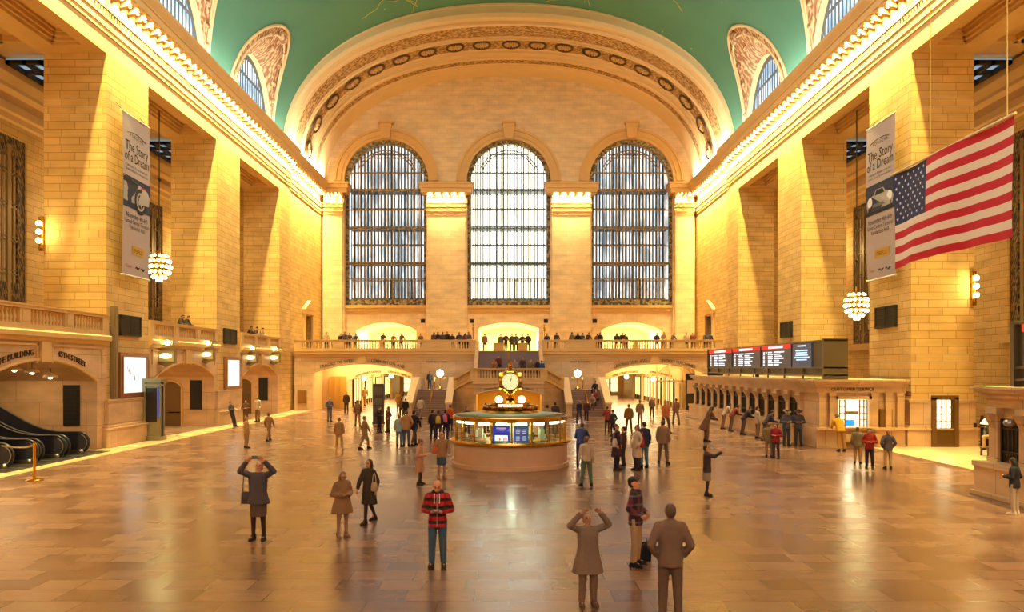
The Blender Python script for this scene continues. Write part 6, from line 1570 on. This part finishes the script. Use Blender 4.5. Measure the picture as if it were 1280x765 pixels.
# galleries
for px, Yg, c, nm in ((208, 44.2, '#3c302c', 'dark person at the rail of the left gallery beside the nearer pier'), (213, 45.0, '#2e2622', 'black haired person just behind the dark one in the left gallery')):
    person(px, 0, 0, 'lean', 90, 'jacket', c, 'trousers', '#3a3028', nm, 'short', '#241812', z=ZB, Y=Yg, X=-19.85, sc=1)
for Yg, c, nm in ((56.0, '#3a3030', 'dark person at the far left gallery rail, nearer the pier'), (58.6, '#8a7464', 'person in a pale top at the far left gallery rail'), (57.2, '#4c3c34', 'brown clad person at the far left gallery rail, between two others')):
    person(0, 0, 0, 'lean', 90, 'jacket', c, 'trousers', '#3a3028', nm, 'short', '#2a1c14', z=ZB, Y=Yg, X=-19.85, sc=1)
cols = ['#3a3238', '#4a3c3c', '#2f2a32', '#5a4a44', '#3c3a48', '#6a564a']
RAIL = [(408, 'pale topped person at the far left corner of the balcony rail', '#b09a80'), (425, 'tall person in charcoal, first of four dark people near the left balcony corner', '#37333c'), (431, 'person in slate, second of four dark people near the left balcony corner', '#4a4854'), (436, 'person in grey, third of four dark people near the left balcony corner', '#5a5660'), (444, 'person in blue grey, last of four dark people near the left balcony corner', '#4c5468'),
        (478, 'person in grey green in front of the left lit balcony doorway', '#5a5648'), (491, 'person in ochre before the left lit balcony doorway', '#a8842c'), (501, 'person in brown at the right side of the left lit balcony doorway', '#6a4c30'),
        (527, 'pale clad person at the rail just right of the left balcony doorway', '#8a6c50'), (541, 'brown clad person at the start of the row between the left and middle balcony doorways', '#5c463c'), (547, 'dark plum person in the row between the left and middle balcony doorways', '#433440'), (553, 'slate clad person in the row between the left and middle balcony doorways', '#4a4a58'), (559, 'black clad person in the row between the left and middle balcony doorways', '#2c2830'), (565, 'dark brown clad person in the row between the left and middle balcony doorways', '#44342c'),
        (574, 'navy clad person of the three left of the stair head', '#363c58'), (580, 'maroon clad person of the three left of the stair head', '#54343c'), (586, 'grey clad person of the three left of the stair head', '#5c585e'),
        (683, 'navy clad person at the balcony rail just right of the stair head', '#30344c'), (695, 'person in dark grey second to the right of the stair head', '#47444a'), (715, 'tan clad person at the balcony rail left of three dark people', '#8a6c4c'), (722, 'black clad person, left of the trio right of the stair head', '#2a262c'), (728, 'slate clad person, middle of the trio right of the stair head', '#484c58'), (734, 'brown clad person, right of the trio right of the stair head', '#52402f'),
        (746, 'rust clad person left of the right lit balcony doorway', '#7a4c30'), (750, 'charcoal clad person left of the right lit balcony doorway', '#38343a'), (771, 'dark green clad person before the right lit balcony doorway', '#3c4438'), (777, 'dark brown clad person before the right lit balcony doorway', '#3f302a'), (782, 'plum clad person before the right lit balcony doorway', '#4a3444'),
        (821, 'navy clad person standing right of the right lit balcony doorway', '#323850'), (829, 'sand clad person at the balcony rail right of the right doorway', '#a08868'), (840, 'grey brown clad person at the balcony rail between the right doorway and the corner', '#6c5a50'), (858, 'cream clad person at the balcony rail toward the right corner', '#c0aa88'), (866, 'dull red clad person at the balcony rail toward the right corner', '#804438'),
        (881, 'slate blue clad person at the right corner of the balcony', '#3a4460'), (887, 'black clad person at the right corner of the balcony', '#282630')]
rr = random.Random(11)
for px, nm, c in RAIL:
    person(px, 0, 0, rr.choice(['lean', 'lean', 'stand', 'phone']), rr.choice([0, 10, -15, 160, 30]), 'jacket', c, 'trousers', '#3a322e', nm, rr.choice(['short', 'short', 'long']), rr.choice(['#2a1c16', '#3c281c', '#1f1614']), z=ZB+.01, Y=67.25+rr.uniform(0, .3), sc=rr.uniform(.95, 1.04))
for px, nm, c, kd in ((606, 'dusty pink clad person standing leftmost at the stair head', '#8a5e54', 'stand'), (626, 'grey clad person at the stair head behind the left box stand', '#6a6460', 'stand'), (632.5, 'person in a dark suit right of the left box stand', '#3c3a44', 'phone'), (640, 'dark green clad person in the middle of the stair head', '#46503e', 'stand'), (645, 'tall person in slate grey near the middle of the stair head', '#565460', 'pocket'), (653, 'navy clad person at the stair head behind the right box stand', '#3a4058', 'phone'), (660, 'black clad person at the right of the stair head', '#2c2a30', 'pocket')):
    person(px, 0, 0, kd, rr.choice([0, 170, 20]), 'jacket', c, 'trousers', '#4a423c', nm, 'short', '#3a281c', z=ZB, Y=70.3+rr.uniform(-.2, .4) if px not in (626, 653) else 71.2, sc=1.02)
for px, nm, c, st_ in ((618, 'person in tan sitting on the upper stair steps, leftmost', '#8a6450', 3), (624, 'person in maroon sitting higher on the upper stair steps', '#6c343c', 5), (644, 'person in pale grey sitting right of the upper handrail', '#8a8288', 3), (653, 'person in dark plum sitting in the middle of the right half of the upper stair', '#4c3440', 4), (663, 'person in taupe sitting on the upper stair steps toward the right', '#6c5a54', 3), (671, 'person in black sitting last on the right of the upper stair steps', '#2c282e', 3)):
    zz = 2.8+st_*.17; person(px, 0, 0, 'sit', rr.choice([0, 12, -12]), 'jacket', c, 'trousers', '#3e3a48', nm, 'short', '#3a281e', z=zz, Y=62+st_*.287+.1, sc=1)
person(677.5, 0, 0, 'stand', 150, 'jacket', '#1f4a8a', 'trousers', '#2c2c3c', 'person in a bright blue jacket standing behind the bastion balustrade', 'short', '#3a2a20', z=2.8, Y=61.2, sc=.95)
for px, Yg, nm, c in ((608, 44, 'brown clad person standing behind the booth left of the clock', '#5c4634'), (584, 40, 'dark haired person half hidden behind the left of the booth', '#4a3832'), (684, 42, 'person with white straps seen over the right of the booth', '#8c8478'), (694, 45, 'person in charcoal right of the white straps behind the booth', '#443a3c')):
    person(px, 0, 0, 'stand', 180 if px > 640 else 30, 'jacket', c, 'trousers', '#4a3c38', nm, 'short', '#2a1c16', Y=Yg, sc=1)
# ------------------------------------------------------------------ light
for s in (-1, 1):
    lamp('cornice_light', 'AREA', (s*(W-.52), 50.2, 21.93), 13000, (1, .79, .27), (.18, 29.4), (0, s*radians(-14), 0), radians(100))
    lamp('cornice_light', 'AREA', (s*(W-.22), 71, 21.93), 8500, (1, .79, .27), (.18, 12.0), (0, s*radians(-14), 0), radians(100))
    lamp('cornice_light', 'AREA', (s*(W-.52), 12, 21.93), 17000, (1, .79, .27), (.18, 46), (0, s*radians(-14), 0), radians(100))
    # lamps standing on top of the cornice wash the vault
    lamp('vault_wash_light', 'AREA', (s*(W-.3), 36, 23.3), 2500, (1, .92, .74), (.5, 58), (0, radians(180+s*25), 0))
    lamp('rib_wash_light', 'AREA', (s*(W-.2), 71, 23.3), 1900, (1, .9, .66), (.5, 11), (0, radians(180+s*42), 0), radians(120))
for a, c in PIL:
    lamp('capital_light', 'AREA', ((a+c)/2, 76.25, 21.93), 3200 if c-a > 3 else 1700, (1, .78, .3), (c-a, .3), (radians(14), 0, 0), radians(100))
for s in (-1, 1):
    for y in (7, 20, 30.7, 44, 57.4):
        lamp('aisle_fill', 'POINT', (s*24.3, y, 13), 260, (1, .70, .27), soft=.5)  # added fill points hanging free in the aisles, no fixture there
# added fill high under the vault, stands for no fixture
lamp('hall_fill', 'AREA', (0, 40, 34.6), 6500, (1, .86, .7), (14, 46))
w = bpy.data.worlds.new('World'); SC.world = w; w.use_nodes = True
w.node_tree.nodes['Background'].inputs[0].default_value = (.75, .86, 1, 1); w.node_tree.nodes['Background'].inputs[1].default_value = .6

# ------------------------------------------------------------------ camera
cam = bpy.data.cameras.new('camera'); co = bpy.data.objects.new('camera', cam); COL.objects.link(co); SC.camera = co
co.location = (0, 0, EYE); co.rotation_euler = (pi/2, 0, 0)
cam.sensor_width = 36; cam.lens = 36*F/1280; cam.shift_x = (640-CX)/1280; cam.shift_y = (HY-382.5)/1280
cam.clip_end = 400; cam.clip_start = .1
SC.view_settings.view_transform = 'Standard'; SC.view_settings.look = 'None'; SC.view_settings.gamma = 1; SC.view_settings.use_curve_mapping = False
SC.view_settings.exposure = 0.37
SC.cycles.use_denoising = True; SC.cycles.sample_clamp_indirect = 4; SC.cycles.max_bounces = 8; SC.cycles.diffuse_bounces = 5; SC.cycles.glossy_bounces = 3; SC.cycles.transparent_max_bounces = 12
SC.cycles.caustics_reflective = False; SC.cycles.caustics_refractive = False
